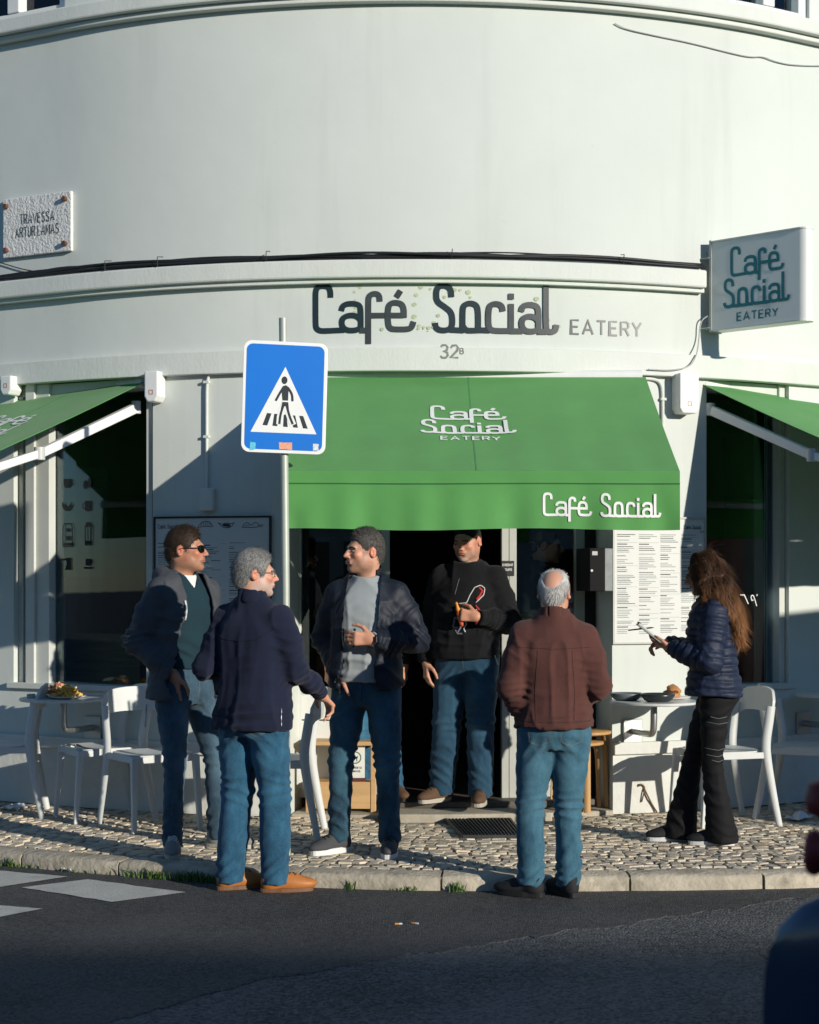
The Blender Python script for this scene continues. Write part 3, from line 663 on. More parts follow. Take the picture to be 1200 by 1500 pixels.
pa, pb = fac(s_px(1030), .0, 0), fac(s_px(1420), -.36, 0)
awning("green cafe awning over the window beside the projecting sign", pa, pb, 1.55, 2.75, 2.10, 1.80, arms=(0,), text=.55, seed=6, arm_z=.17)
# white gearbox housings at the ends of the two side awnings
def gearbox(x0, x1, y0, y1, label):
    s0, s1 = s_px(x0, .06), s_px(x1, .06); z0, z1 = z_px(y1, s0, .06), z_px(y0, s0, .06)
    g = thing("awning_bracket", label, "bracket", fac((s0+s1)/2, 0, z0)); inv = Matrix.Translation(-g.location)
    poly = [(s0, z0+.035), (s0+.02, z0), (s1-.02, z0), (s1, z0+.035), (s1, z1), (s0, z1)]
    o = MB().prism(poly, .002, .115, lambda x, y, z: fac(x, z, y)).build("housing", M_arm, g, bevel=.01); o.matrix_parent_inverse = inv
    m = MB(); sm_, zm = (s0+s1)/2, z0+.06
    ribbon(m, [(sm_-.012, zm-.012), (sm_+.012, zm-.012), (sm_+.012, zm+.014), (sm_-.012, zm+.014), (sm_-.012, zm-.010)], .004, lambda u, v, d: fac(u, .1165+d, v)); o2 = m.build("badge", pm("orange_badge", (.5,.12,.06), .5), g); o2.matrix_parent_inverse = inv
gearbox(217, 237, 545, 590, "white awning end bracket above the conduit pier")
gearbox(990, 1018, 547, 606, "white awning end bracket below the projecting sign")
gearbox(8, 24, 552, 580, "white awning end bracket at the far end of the icon window")
# ---- projecting light box sign
M_sheet = pm("sign_sheet", (.72,.74,.70), .32, var=.05, scale=3, spec=.6, clear=.3)
M_teal = pm("teal_print", (.010,.19,.22), .45, var=.08)
P0 = Vector((1.945, 10.98, 0)); dv = Vector((.72, -.694, 0)).normalized(); nv = Vector((-dv.y, dv.x, 0)); nv = -nv if nv.y > 0 else nv
sg = thing("projecting_sign", "projecting silver light box sign with teal cafe lettering", "sign", P0+Vector((0, 0, 3.08))); inv = Matrix.Translation(-sg.location)
T = .11; Lb = .64; zb_, zt_ = 3.085, 3.665
out = [(0, 0), (Lb, 0)]+[(Lb+T/2*math.sin(a), T/2-T/2*math.cos(a)) for a in np.linspace(.15, math.pi-.15, 10)]+[(Lb, T), (0, T)]
fnS = lambda x, y, z: P0+dv*x-nv*y+Vector((0, 0, z))
o = MB().prism(out, zb_+.01, zt_-.01, fnS).build("light_box", M_sheet, sg, smooth=True, angle=30); o.matrix_parent_inverse = inv
for z0, z1 in ((zb_, zb_+.0095), (zt_-.0095, zt_)):
    o = MB().prism([(x*1.004, -.006+(y)*1.11) for x, y in out], z0, z1, fnS).build("trim", M_white, sg); o.matrix_parent_inverse = inv
o = MB().prism([(-.016, -.006), (-.001, -.006), (-.001, T+.006), (-.016, T+.006)], zb_-.005, zt_+.005, fnS).build("trim", M_alug, sg); o.matrix_parent_inverse = inv
m = MB(); logo(m, lambda x, y, d: P0+dv*(.335+x)+nv*(.0025+d)+Vector((0, 0, 3.228+y)), .00116); o = m.build("lettering", M_teal, sg); o.matrix_parent_inverse = inv
for zz in (zb_+.02, zt_-.11):
    bk = MB(); bk.box((0,0,0), (.12, .006, .085)); bk.box((-.06, -.03, 0), (.006, .06, .085)); bk.box((.0, -.03, -.04), (.12, .06, .005))
    o = bk.build("bracket", M_trim, sg); o.matrix_parent_inverse = inv; o.location = P0-dv*.075-nv*.05+Vector((0, 0, zz+.045)); o.rotation_euler = (0, 0, math.atan2(dv.y, dv.x))
    bo = MB().tube([(0, -.004, 0), (0, -.012, 0)], .012, 10).build("bolt", pm("rusty_bolt", (.13,.06,.035), .7, var=.3), o); 
# ---- street name plaque
M_marble = pm("rough_marble", (.70,.70,.665), .75, var=.06, scale=20, bump=1.0, bscale=55)
pc = [s_px(4, .03), s_px(104, .03)]; zpt, zpb = z_px(279, pc[1], .03), z_px(367, pc[1], .03)
pq = thing("street_name_plaque", "square white stone street name plaque with four rusty bolts", "plaque", fac(sum(pc)/2, 0, zpb)); inv = Matrix.Translation(-pq.location)
o = slab(MB(), pc[0], pc[1], zpb, zpt, .002, .030, .5).build("stone_plate", M_marble, pq, bevel=.006); o.matrix_parent_inverse = inv
m = MB(); mid = sum(pc)/2; fn = lambda u, v, d: fac(u, .0315+d, v); hp = zpt-zpb
word(m, "TRAVESSA", mid+.005, zpb+hp*.54, .064, .0052, fn, gap=.30, sx=.60, centre=True); word(m, "ARTUR LAMAS", mid+.005, zpb+hp*.32, .064, .0052, fn, gap=.30, sx=.57, centre=True)
o = m.build("lettering", M_ink, pq); o.matrix_parent_inverse = inv
for su in (pc[0]+.035, pc[1]-.045):
    for zv in (zpb+.05, zpt-.05):
        o = MB().tube([fac(su, .028, zv), fac(su, .055, zv)], .017, 12).build("bolt", pm("rusty_bolt", (.13,.06,.035), .7, var=.3), pq, bevel=.003); o.matrix_parent_inverse = inv
# ---- cables
M_cable = pm("black_cable", (.014,.016,.018), .55, var=.2)
rc = random.Random(2)
cb = thing("cable_bundle", "black bundle of cables lying along the cornice", "cable", fac(0, .05, 3.48)); inv = Matrix.Translation(-cb.location)
for k in range(7):
    ph = rc.uniform(0, 6); z0 = 3.487+.006*(k % 3)+.006*(k//3); d0 = .022+.013*(k % 4); pts = []
    for i in range(90):
        s_ = -5.5+(S1040+5.5)*i/89; lift = .010*math.sin(s_*1.7+ph)+.008*math.sin(s_*4.1+ph*2)+.008
        lift += (.025*math.exp(-((s_+2.35)/.3)**2) if k < 2 else 0)
        pts.append(fac(s_, d0+.008*math.sin(s_*3+ph), z0+max(0, lift)))
    o = MB().tube(pts, rc.choice((.006, .008, .010, .005)), 6).build("cable", M_cable, cb, smooth=True); o.matrix_parent_inverse = inv
for sx in (s_px(165), s_px(240), s_px(395), s_px(660), s_px(905)):
    o = MB().tube([fac(sx, .09, 3.475), fac(sx+.004, .095, 3.535), fac(sx+.01, .03, 3.545)], .003, 5).build("cable_tie", M_cable, cb); o.matrix_parent_inverse = inv
def wire(name, pts, r, mat, label):
    p = [Vector(q) for q in smooth_path(pts, 3)]; o = MB().tube(p, r, 6).build(name, mat, smooth=True); return tag(o, label, "cable")
M_gcab = pm("grey_cable", (.42,.43,.41), .6)
f = lambda x, y, d=.012: tuple(fac(s_px(x, d), d, z_px(y, s_px(x, d), d)))
wire("wall_cable", [f(901,34),f(915,42),f(960,52),f(1010,62),f(1065,76),f(1100,84),f(1117,82),f(1135,90),f(1165,96),f(1230,96)], .004, M_gcab, "thin grey cable tacked to the upper wall under the window ledge")
wire("wall_cable", [f(-60,372),f(0,384),f(30,394),f(55,398)], .004, M_cable, "thin black cable under the street name plaque")
wire("wall_cable", [f(1038,462,.05),f(1026,470,.03),f(1024,500,.02),f(1021,520,.07),f(1012,537,.08),f(985,543,.07),f(950,541,.07)], .0045, M_gcab, "pale cable looping down from the projecting sign to the lower band")
# ---- conduits
def conduit(name, label, pts, boxes=(), r=.011):
    t = thing(name, label, "conduit", fac(s_px(pts[0][0]), 0, z_px(pts[-1][1], s_px(pts[-1][0])))); inv = Matrix.Translation(-t.location)
    o = MB().tube([Vector(q) for q in smooth_path([f(x, y, .014) for x, y in pts], 3)], r, 8).build("pipe", M_trim, t, smooth=True); o.matrix_parent_inverse = inv
    for x, y in boxes:
        s0 = s_px(x, .01); z0 = z_px(y, s0); o = slab(MB(), s0-.018, s0+.018, z0-.008, z0+.008, .001, .028).build("clip", M_trim, t); o.matrix_parent_inverse = inv
    return t, inv
t, inv = conduit("electrical_conduit", "white conduit pipe running down the pier to a small junction box", [(372,540),(330,540),(310,543),(303,556),(303,600),(303,718)], ((303,560),(303,640)))
s0 = s_px(304, .03); z0, z1 = z_px(748, s0), z_px(716, s0)
o = slab(MB(), s0-.045, s0+.045, z0, z1, .001, .06).build("junction_box", M_trim, t, bevel=.006); o.matrix_parent_inverse = inv
conduit("electrical_conduit", "white conduit pipe bending down beside the edge of the wide awning", [(938,554),(958,555),(968,560),(971,575),(971,640),(971,760)], ((971,585),(971,680)))
# ---- pedestrian crossing sign on its pole
PB = gnd(420, 1252); 
ps_ = thing("crossing_sign", "blue square pedestrian crossing sign on a grey pole at the kerb", "road sign", PB)
M_pole = pm("galvanised_pole", (.42,.46,.40), .5, metal=.25, var=.1, scale=5)
zt_ = CAM_H+(HZ-466)*PB.y/FPX
MB().tube([(0,0,-.03), (-.006,0,zt_*.5), (-.020,0,zt_)], .022, 16).build("pole", M_pole, ps_, smooth=True, angle=40)
wS = 122/FPX*PB.y/math.cos(R_(8)); hS = 163/FPX*PB.y; cz = CAM_H+(HZ-583.5)*PB.y/FPX; cxs = (419-420)/FPX*PB.y
def rrect(w, h, r, n=6):
    p = []
    for cx, cy, a0 in ((w/2-r, h/2-r, 0), (-w/2+r, h/2-r, 90), (-w/2+r, -h/2+r, 180), (w/2-r, -h/2+r, 270)):
        p += [(cx+r*math.cos(R_(a0+90*i/n)), cy+r*math.sin(R_(a0+90*i/n))) for i in range(n+1)]
    return p
plate = link("plate", None, ps_, (cxs-.004, -.035, cz)); bpy.data.objects.remove(plate)
def psf(x, y, d): 
    c, s_ = math.cos(R_(9)), math.sin(R_(9)); tl = R_(1.6); x2 = x*math.cos(tl)+y*math.sin(tl); y2 = -x*math.sin(tl)+y*math.cos(tl)
    return Vector((cxs-.004+x2*c-(-d)*0-s_*d*0, -.034-d+x2*s_, cz+y2))
M_signw = pm("sign_white", (.76,.78,.76), .35, var=.03); M_signb = pm("sign_blue", (.004,.16,.60), .32, var=.03, scale=3, spec=.5); M_signk = pm("sign_black", (.02,.028,.034), .4)
pla = MB().prism(rrect(wS, hS, .045), 0, .012, psf).build("plate", M_signw, ps_, bevel=.003)
m = MB(); flat(m, rrect(wS-.036, hS-.036, .034), psf, .0135); m.build("blue_field", M_signb, pla)
tri = [(-.178, -.192), (.178, -.192), (0, .165)]
m = MB(); flat(m, tri, psf, .0145); m.build("white_triangle", M_signw, pla)
m = MB(); sy = .00091*.62; q = lambda x, y: ((x-545)*.00046, (760-y)*.00046-.005)   # traced from the pictogram
for pl_ in ([(296,1082),(345,940),(398,943),(352,1086)],[(412,1086),(430,945),(478,948),(470,1090)],[(537,1092),(541,950),(575,950),(592,1095)],[(655,1096),(632,955),(676,956),(712,1098)],[(772,1102),(722,957),(770,958),(828,1105)]):
    flat(m, [q(x, y) for x, y in pl_], psf, .0152)
m.build("zebra_pictogram", M_signk, pla)
m = MB()
for k, st in enumerate(([(552,800),(540,850),(515,910),(498,980),(494,1068)],[(562,800),(580,880),(612,970),(655,1068)])): ribbon(m, [q(x, y) for x, y in st], .034, psf, .0156+.0002*k)
m.build("leg_outline", M_signw, pla)
m = MB(); flat(m, disc(.0165, 16, .95, 1.25, *q(540, 548)), psf, .0166)
flat(m, [q(x, y) for x, y in ((555,605),(520,620),(508,660),(522,785),(588,785),(590,650),(580,618))], psf, .0162)
flat(m, [q(x, y) for x, y in ((522,803),(590,803),(600,880),(555,850),(505,890))], psf, .0166)
for k, st in enumerate(([(530,632),(490,700),(444,792)],[(580,630),(635,705),(641,790)],[(540,830),(512,920),(500,980),(494,1062)],[(570,830),(590,900),(612,970),(652,1060)])): ribbon(m, smooth_path([q(x, y) for x, y in st], 2), .0115, psf, .0170+.0003*k)
m.build("pedestrian_pictogram", M_signk, pla)
rt = random.Random(8)
for x, y, w, h, c, nm in ((-.165, -.268, .03, .04, (.10,.48,.62), "sticker"), (.012, -.262, .075, .036, (.72,.34,.20), "sticker"), (.176, -.262, .03, .034, (.62,.64,.66), "sticker")):
    m = MB(); flat(m, [(x+dx*(1+rt.uniform(-.15, .15)), y+dy*(1+rt.uniform(-.15, .15))) for dx, dy in ((-w/2,-h/2),(0,-h/2),(w/2,-h/2),(w/2,0),(w/2,h/2),(0,h/2),(-w/2,h/2))], psf, .0146); m.build(nm, pm("sticker%.2f" % c[0], c, .6, var=.35, scale=120), pla)
for zz in (-.16, .16):
    o = MB().tube([(0,.0,-.02),(0,.0,.02)], .031, 14).build("clamp", M_pole, ps_, loc=(-.012, 0, cz+zz))
# ---- menu boards
M_menu = pm("menu_board_white", (.60,.62,.595), .5, var=.03); M_txt = pm("menu_text", (.24,.26,.26), .7); M_txtd = pm("menu_text_dark", (.03,.035,.04), .6)
def menu(label, x0, x1, y0, y1, frame, left):
    s0, s1 = s_px(x0, .02), s_px(x1, .02); zt = z_px(y0, (s0+s1)/2, .02); zb = z_px(y1, (s0+s1)/2, .02); W = s1-s0; H = zt-zb
    t = thing("menu_board", label, "menu board", fac((s0+s1)/2, 0, zb), group="menu boards"); inv = Matrix.Translation(-t.location)
    def part(mb, n, mat, **kw): o = mb.build(n, mat, t, **kw); o.matrix_parent_inverse = inv; return o
    part(slab(MB(), s0+.012, s1-.012, zb+.012, zt-.012, .002, .016), "panel", M_menu)
    fr = MB(); slab(fr, s0, s0+.012, zb, zt, .002, .024); slab(fr, s1-.012, s1, zb, zt, .002, .024); slab(fr, s0+.012, s1-.012, zb, zb+.012, .002, .024); slab(fr, s0+.012, s1-.012, zt-.012, zt, .002, .024); part(fr, "frame", frame)
    fn = lambda u, v, d: fac(s0+u, .0165+d, zt-v)
    m = MB(); md = MB(); r_ = random.Random(x0)
    top = .17 if left else .115; ncol = 4 if not left else 3; cw = (W-.06)/ncol; ends = H-.04
    for c in range(ncol):
        y = top; x = .03+c*cw
        while y < ends-.02:
            if r_.random() < .16 and y+.05 < ends:
                y += .014; ribbon(md, [(x, y), (x+cw*r_.uniform(.3, .55), y)], .006, fn); y += .016
                ribbon(m, [(x, y-.026), (x+cw*.92, y-.026)], .0016, fn)
            else:
                ribbon(md if r_.random() < .25 else m, [(x, y), (x+cw*r_.uniform(.35, .86), y)], .0042, fn)
                y += .0115 if r_.random() < .72 else .024
    tag(part(m, "menu_lines", M_txt), kind="stuff"); tag(part(md, "menu_headings", M_txtd), kind="stuff")
    m = MB(); hx = .03 if left else W-.16; scl = .00019 if left else .00017; g = lambda u, v, d: fn(u, .075-v, d+.001)
    script(m, CAFE, hx, 0, scl*.9, g, w=17, xo=45); script(m, SOC, hx, 0, scl*.9, g, w=17, xo=45, d=.002)
    word(m, "EATERY", hx+.12, -.022, .009, .0022, g); part(m, "heading", M_txtd)
    if left:
        for cx, kind in ((.36, 0), (.50, 1), (.665, 2)):
            m = MB(); w = .055
            g2 = lambda u, v, d: fn(cx+u, .058-v, d)
            if kind == 0:
                ribbon(m, smooth_path([(-w,-.014),(-w*.7,.008),(-.01,.028),(.03,.022),(w,-.012),(.02,-.006),(-.02,-.008),(-w,-.014)]), .0035, g2)
                for i in range(5): ribbon(m, smooth_path([(-.034+i*.016,-.006),(-.026+i*.015,.012),(-.03+i*.014,.024)]), .003, g2, .0003*(i+1))
            elif kind == 1:
                ribbon(m, smooth_path([(-w,.016),(-.03,.004),(0,.016),(.03,.006),(w,.02),(.04,-.004),(.01,-.02),(-.03,-.01),(-w,.016)]), .004, g2); flat(m, disc(.012, 12, 2.2, .8, 0, .0), g2, .001)
                ribbon(m, smooth_path([(-.02,-.012),(.0,-.018),(.03,-.006)]), .004, g2, .0016)
            else:
                ribbon(m, smooth_path([(-w*1.1,-.014),(-.04,.014),(-.02,.016),(0,-.006),(.02,.018),(.04,.014),(.056,-.012),(0,-.016),(-w*1.1,-.014)]), .004, g2); ribbon(m, smooth_path([(.05,-.004),(.066,.006),(.076,-.004),(.062,-.014),(.05,-.004)]), .003, g2, .0006)
                ribbon(m, smooth_path([(-.04,-.01),(-.024,.004),(-.012,-.008)]), .003, g2, .0012)
            part(m, "pastry_drawing", M_txtd)
    return t
menu("black-framed menu board with pastry drawings on the pier under the junction box", 225, 397, 756, 958, M_black, True)
menu("tall menu board sheet on the pier between the doorway and the window", 898, 1034, 757, 943, M_alug, False)
# ---- black letter box on the door jamb
s0, s1 = s_px(861, .02), s_px(896, .02); zb, zt = z_px(866, s0), z_px(803, s0)
lb = thing("letter_box", "black letter box with a metal side fixed at the doorway jamb", "letter box", fac(s0, 0, zb)); inv = Matrix.Translation(-lb.location)
xm = s0+(s1-s0)*.64
for n_, a, b, mt in (("body", s0, xm, pm("letter_box_black", (.007,.007,.008), .75, spec=.2)), ("side_panel", xm+.001, s1, pm("zinc_sheet", (.14,.155,.16), .5, metal=.3, var=.25, scale=20))):
    o = slab(MB(), a, b, zb, zt, -.20, .06 if n_ == "body" else .045).build(n_, mt, lb, bevel=.004); o.matrix_parent_inverse = inv
m = MB(); slab(m, s0+.015, s0+.05, zt-.045, zt-.02, .061, .063); o = m.build("name_tag", pm("name_tag", (.4,.42,.42), .5), lb); o.matrix_parent_inverse = inv
m = MB().tube([fac(s0+.012, .06, zb+.13), fac(s0+.012, .066, zb+.13)], .008, 10); o = m.build("lock", M_pole, lb); o.matrix_parent_inverse = inv
# ================================================================== CAFE FURNITURE
M_chair = pm("grey_white_resin", (.58,.60,.585), .5, var=.05, scale=8, spec=.4)
def make_chair():
    t = thing("cafe_chair", "x", "chair", group="pale resin cafe chairs")
    # seat: rounded square, slightly dished, two slots near the front
    W, D = .43, .42; vs = []; fs = []; nx, ny = 14, 14
    def sq(i, j):
        x = -1+2*i/nx; y = -1+2*j/ny; k = .22*abs(x)**3*abs(y)**3; return x*(1-k)*W/2, y*(1-k)*D/2, .452-.012*(1-x*x)*(1-y*y)
    for dz in (0, -.02):
        for j in range(ny+1):
            for i in range(nx+1): x, y, z = sq(i, j); vs.append((x, y, z+dz))
    N = (nx+1)*(ny+1)
    for j in range(ny):
        for i in range(nx):
            q = j*(nx+1)+i
            if j in (1, 3) and 1 <= i < nx-1: continue
            fs.append((q, q+1, q+nx+2, q+nx+1)); fs.append((N+q, N+q+nx+1, N+q+nx+2, N+q+1))
    for i in range(nx): fs.append((i, N+i, N+i+1, i+1)); q = ny*(nx+1)+i; fs.append((q, q+1, N+q+1, N+q))
    for j in range(ny): q = j*(nx+1); fs.append((q, q+nx+1, N+q+nx+1, N+q)); q += nx; fs.append((q, N+q, N+q+nx+1, q+nx+1))
    MB().add(vs, fs).build("seat", M_chair, t, smooth=True, angle=45)
    ap = MB()
    for a, b in (((-.205,-.2,.425),(.205,-.2,.425)),((.205,-.2,.425),(.205,.19,.425)),((-.205,.19,.425),(-.205,-.2,.425))): ap.bar(a, b, .016, .038)
    ap.build("apron", M_chair, t, bevel=.004)
    for sx in (-1, 1):
        m = MB(); m.bar((sx*.196,-.19,.44), (sx*.212,-.225,0), .042, .04, w2=.028, h2=.026, up=(0,1,0)); m.build("leg", M_chair, t, bevel=.006)
        pts = [(sx*.224,.285,0),(sx*.215,.245,.2),(sx*.205,.205,.43),(sx*.205,.205,.52),(sx*.208,.222,.62),(sx*.205,.238,.72)]
        m = MB(); m.tube(smooth_path(pts, 2), [.017+.008*min(1, p[2]/.45) for p in smooth_path(pts, 2)], 8, sq=(.75, 1.15)); m.build("rear_leg", M_chair, t, smooth=True, angle=50)
    # broad curved back rest
    vs = []; fs = []; nx, nz = 18, 8
    def bk(i, j, o):
        u = -1+2*i/nx; v = j/nz; lo = .655-.0+.028*(1-abs(u)**4); top = .80+.030*(1-u*u)-.10*max(0, abs(u)-.72)**1.2*4.2*.28/.28*.5; lo -= .03*max(0, abs(u)-.85)/.15
        z = lo+(top-lo)*v; y = .238+.055*(1-u*u)*.75+(z-.65)*.12+o; return (u*.222, y, z)
    for o in (-.009, .009):
        for j in range(nz+1):
            for i in range(nx+1): vs.append(bk(i, j, o))
    N = (nx+1)*(nz+1)
    for j in range(nz):
        for i in range(nx):
            q = j*(nx+1)+i; fs.append((q, q+1, q+nx+2, q+nx+1)); fs.append((N+q, N+q+nx+1, N+q+nx+2, N+q+1))
    for i in range(nx): fs.append((i, N+i, N+i+1, i+1)); q = nz*(nx+1)+i; fs.append((q, q+1, N+q+1, N+q))
    for j in range(nz): q = j*(nx+1); fs.append((q, q+nx+1, N+q+nx+1, N+q)); q += nx; fs.append((q, N+q, N+q+nx+1, q+nx+1))
    MB().add(vs, fs).build("backrest", M_chair, t, smooth=True, angle=50)
    return t
ch0 = make_chair()
for i, (x, y, a, lab) in enumerate(((-2.60,10.80,-82,"pale resin chair facing the plaque wall on the far side of the fries table"), (-1.93,10.66,-62,"pale resin chair at the fries table beside the icon window"),
        (-1.55,10.28,32,"pale resin chair behind the man in sunglasses"), (-.80,9.98,-92,"pale resin chair standing behind the crossing sign pole"),
        (1.90,10.46,-72,"pale resin chair behind the woman writing on a notepad"), (2.50,10.70,66,"pale resin chair standing clear between the woman and the scrap of paper"))):
    c = ch0 if i == 0 else copy_tree(ch0); c.location = (x, y, 0); c.rotation_euler = (0, 0, R_(a)); c["label"] = lab
# wall tables
M_top = pm("table_laminate", (.60,.62,.61), .3, var=.04, spec=.5); M_pipe = pm("steel_pipe", (.46,.47,.46), .32, metal=.85, var=.1)
def wall_table(px, d, lab):
    s0 = s_px(px, d); c = fac(s0, d, 0); a = fac_ang(s0); t = thing("wall_table", lab, "table", (c.x, c.y, 0), a, "wall mounted round tables")
    MB().lathe([(.268,.722),(.275,.727),(.275,.737),(.272,.740)], n=40).build("table_top", M_top, t, smooth=True, angle=35)
    MB().lathe([(.06,.712),(.06,.7215)], n=20).build("mounting_plate", M_pipe, t)
    MB().tube(smooth_path([(0,0,.712),(0,.0,.60),(0,.01,.54),(0,.06,.525),(0,d-.02,.525)], 3), .021, 12).build("bracket_pipe", M_pipe, t, smooth=True, angle=40)
    MB().box((0, d-.014, .525), (.13, .02, .15)).build("wall_plate", M_pipe, t, bevel=.004)
    return t, s0
tabL, sL = wall_table(93, .33, "round wall table carrying two plates of food under the icon window")
tabR, sR = wall_table(958, .33, "round wall table with bowls and a burger under the tall menu")
tabF, sF = wall_table(1228, .33, "bare round wall table beyond the woman in the puffer jacket")
for n_, px, lab in (("wall_table_left", 0, 0),): pass
def on_table(t, x, y): 
    a = t.rotation_euler.z; c, s_ = math.cos(a), math.sin(a); return Vector((t.location.x+x*c-y*s_, t.location.y+x*s_+y*c, .7402))
M_plate = pm("white_china", (.72,.72,.70), .25, var=.02); M_bowl = pm("dark_stoneware", (.022,.03,.034), .3, var=.15, spec=.6); M_bowl2 = pm("grey_stoneware", (.12,.14,.15), .4, var=.1)
plate_prof = [(.055,0),(.08,.003),(.118,.014),(.12,.017),(.115,.017),(.078,.008),(.0,.007)]
def plate(t, x, y, lab): 
    return tag(MB().lathe(plate_prof, n=36).build("plate", M_plate, smooth=True, loc=on_table(t, x, y)), lab, "plate")
def bowl(t, x, y, r, h, mat, lab): 
    return tag(MB().lathe([(r*.6,0),(r*.8,h*.2),(r*.97,h*.7),(r,h),(r*.96,h),(r*.9,h*.7),(r*.7,h*.3),(0,h*.22)], n=36).build("bowl", mat, smooth=True, loc=on_table(t, x, y)), lab, "bowl")
plate(tabL, .07, -.06, "white plate under the yellow fries on the wall table"); plate(tabL, -.09, .07, "white plate under the reddish topped fries on the wall table")
def fries(t, x, y, cols, lab, seed, n=150):
    p = on_table(t, x, y); r_ = random.Random(seed); f_ = thing("fries_pile", lab, "fries", (p.x, p.y, p.z+.008))
    for ci, c in enumerate(cols):
        m = MB()
        for k in range(n//len(cols)):
            rr = abs(r_.gauss(0, .045)); rr = min(rr, .085); a = r_.uniform(0, 6.28); z = .012+.058*max(0, 1-(rr/.09)**1.6)*r_.uniform(.35, 1)
            d = Vector((r_.uniform(-1, 1), r_.uniform(-1, 1), r_.uniform(-.5, .5))).normalized()*r_.uniform(.014, .030); cc = Vector((rr*math.cos(a), rr*math.sin(a), z)); m.bar(cc-d, cc+d, .010, .009)
        m.build("fries", pm("food%d_%d" % (seed, ci), c, .55, var=.25, scale=60), f_)
fries(tabL, .07, -.06, ((.75,.44,.07),(.68,.36,.05),(.80,.55,.16)), "heap of yellow fries on the front plate", 1)
fries(tabL, -.09, .07, ((.45,.16,.06),(.62,.40,.22),(.34,.09,.05)), "heap of reddish topped food on the back plate", 2)
tg = MB().lathe([(.026,0),(.028,.003),(.028,.024),(.025,.026),(.022,.020),(0,.018)], n=20).build("sauce_dish", pm("steel_dish", (.55,.56,.56), .25, metal=.9), smooth=True, angle=40, loc=on_table(tabL, -.16, -.12)); tag(tg, "small steel dish beside the plates of fries", "dish")
bowl(tabR, -.02, -.10, .105, .05, M_bowl, "black stoneware bowl in front on the wall table"); bowl(tabR, -.15, .08, .10, .045, M_bowl2, "grey stoneware bowl behind the black one")
plate(tabR, .15, .07, "white plate holding the burger and salad")
bp_ = on_table(tabR, .155, .07); bg = thing("burger", "open toasted burger on the white plate", "burger", (bp_.x, bp_.y, bp_.z+.009))
M_bun = pm("toasted_bun", (.42,.19,.06), .6, var=.4, scale=30, bump=.4, bscale=60); r_ = random.Random(4)
def lump(r, h, seed, n=18):
    m = MB(); rr = random.Random(seed); m.lathe([(r*.9,0),(r*1.02,h*.3),(r*.92,h*.62),(r*.6,h*.9),(0.001,h)], n=n); P = np.array(m.v); q = fbm(P*45, seed); m.v = [tuple(p*(1+.13*w)) for p, w in zip(P, q)]; return m
lump(.052, .045, 1).build("bun", M_bun, bg, smooth=True)
o = lump(.045, .035, 2).build("bun", M_bun, bg, smooth=True); o.location = (.012, .01, .040); o.rotation_euler = (.5, .3, 0)
o = lump(.05, .022, 3).build("patty", pm("patty", (.10,.035,.018), .6, var=.4, scale=60), bg, smooth=True); o.location = (.0, .0, .03)
m = MB()
for k in range(26):
    a = r_.uniform(0, 6.28); rr = r_.uniform(.05, .085); p = Vector((-abs(rr*math.cos(a)), rr*math.sin(a), r_.uniform(.002, .014))); d = Vector((r_.uniform(-1, 1), r_.uniform(-1, 1), r_.uniform(-.2, .5))).normalized()*.016; e = Vector((-d.y, d.x, .004)); m.add([p-d, p+e*.6, p+d, p-e*.6], [(0,1,2,3)])
m.build("salad", pm("salad_leaf", (.16,.28,.03), .6, var=.3, scale=50), bg)
# ---- wooden bench stool with the no-dogs card
M_pine = pm("pine_wood", (.52,.33,.15), .55, var=.16, scale=3, stretch=(1,9,9), bump=.1, bscale=40); 
bs = gnd(500, 1196); bs.y += .03
be = thing("wooden_bench", "low pine bench with a lower board in front of the white door panel", "bench", (bs.x, bs.y+.12, 0.0), R_(-2))
MB().box((0, 0, .455), (.50, .26, .026)).build("seat_board", M_pine, be, bevel=.004)
for sx in (-1, 1): 
    m = MB(); m.box((sx*.205, -.10, .221), (.032, .045, .442)); m.box((sx*.205, .10, .221), (.032, .045, .442)); m.build("leg_pair", M_pine, be, bevel=.004) if False else None
    for sy in (-1, 1): MB().box((sx*.205, sy*.10, .221), (.034, .042, .442)).build("leg", M_pine, be, bevel=.004)
MB().box((0, -.107, .128), (.374, .018, .17)).build("front_board", M_pine, be, bevel=.003)
MB().box((0, .0, .205), (.374, .19, .014)).build("shelf_board", M_pine, be)
cardp = Vector((be.location.x+.085, be.location.y-.085, .2125)); card = thing("no_dogs_card", "small card with a dog in a green ring standing on the bench shelf", "card", cardp)
MB().box((0, 0, .011), (.135, .05, .022)).build("base", pm("card_base", (.10,.03,.02), .5), card)
MB().box((0, 0, .125), (.128, .005, .205)).build("panel", pm("card_white", (.70,.70,.64), .5), card)
fn = lambda u, v, d: Vector((u, -.0028-d, .13+v)); m = MB(); ribbon(m, [(.036*math.cos(a), .02+.036*math.sin(a)) for a in np.linspace(0, 6.28, 28)], .007, fn); m.build("ring", pm("card_green", (.02,.12,.06), .6), card)
m = MB(); flat(m, [(-.018,.028),(-.014,.034),(-.006,.028),(.012,.026),(.018,.034),(.017,.02),(.013,.014),(.014,-.004),(.009,-.004),(.008,.012),(-.007,.012),(-.008,-.004),(-.013,-.004),(-.012,.016)][::-1], fn, .0004)
word(m, "INTERDITO", 0, -.05, .012, .0026, fn, centre=True); word(m, "ANIMAIS", 0, -.072, .012, .0026, fn, centre=True); m.build("dog_and_words", M_signk, card)
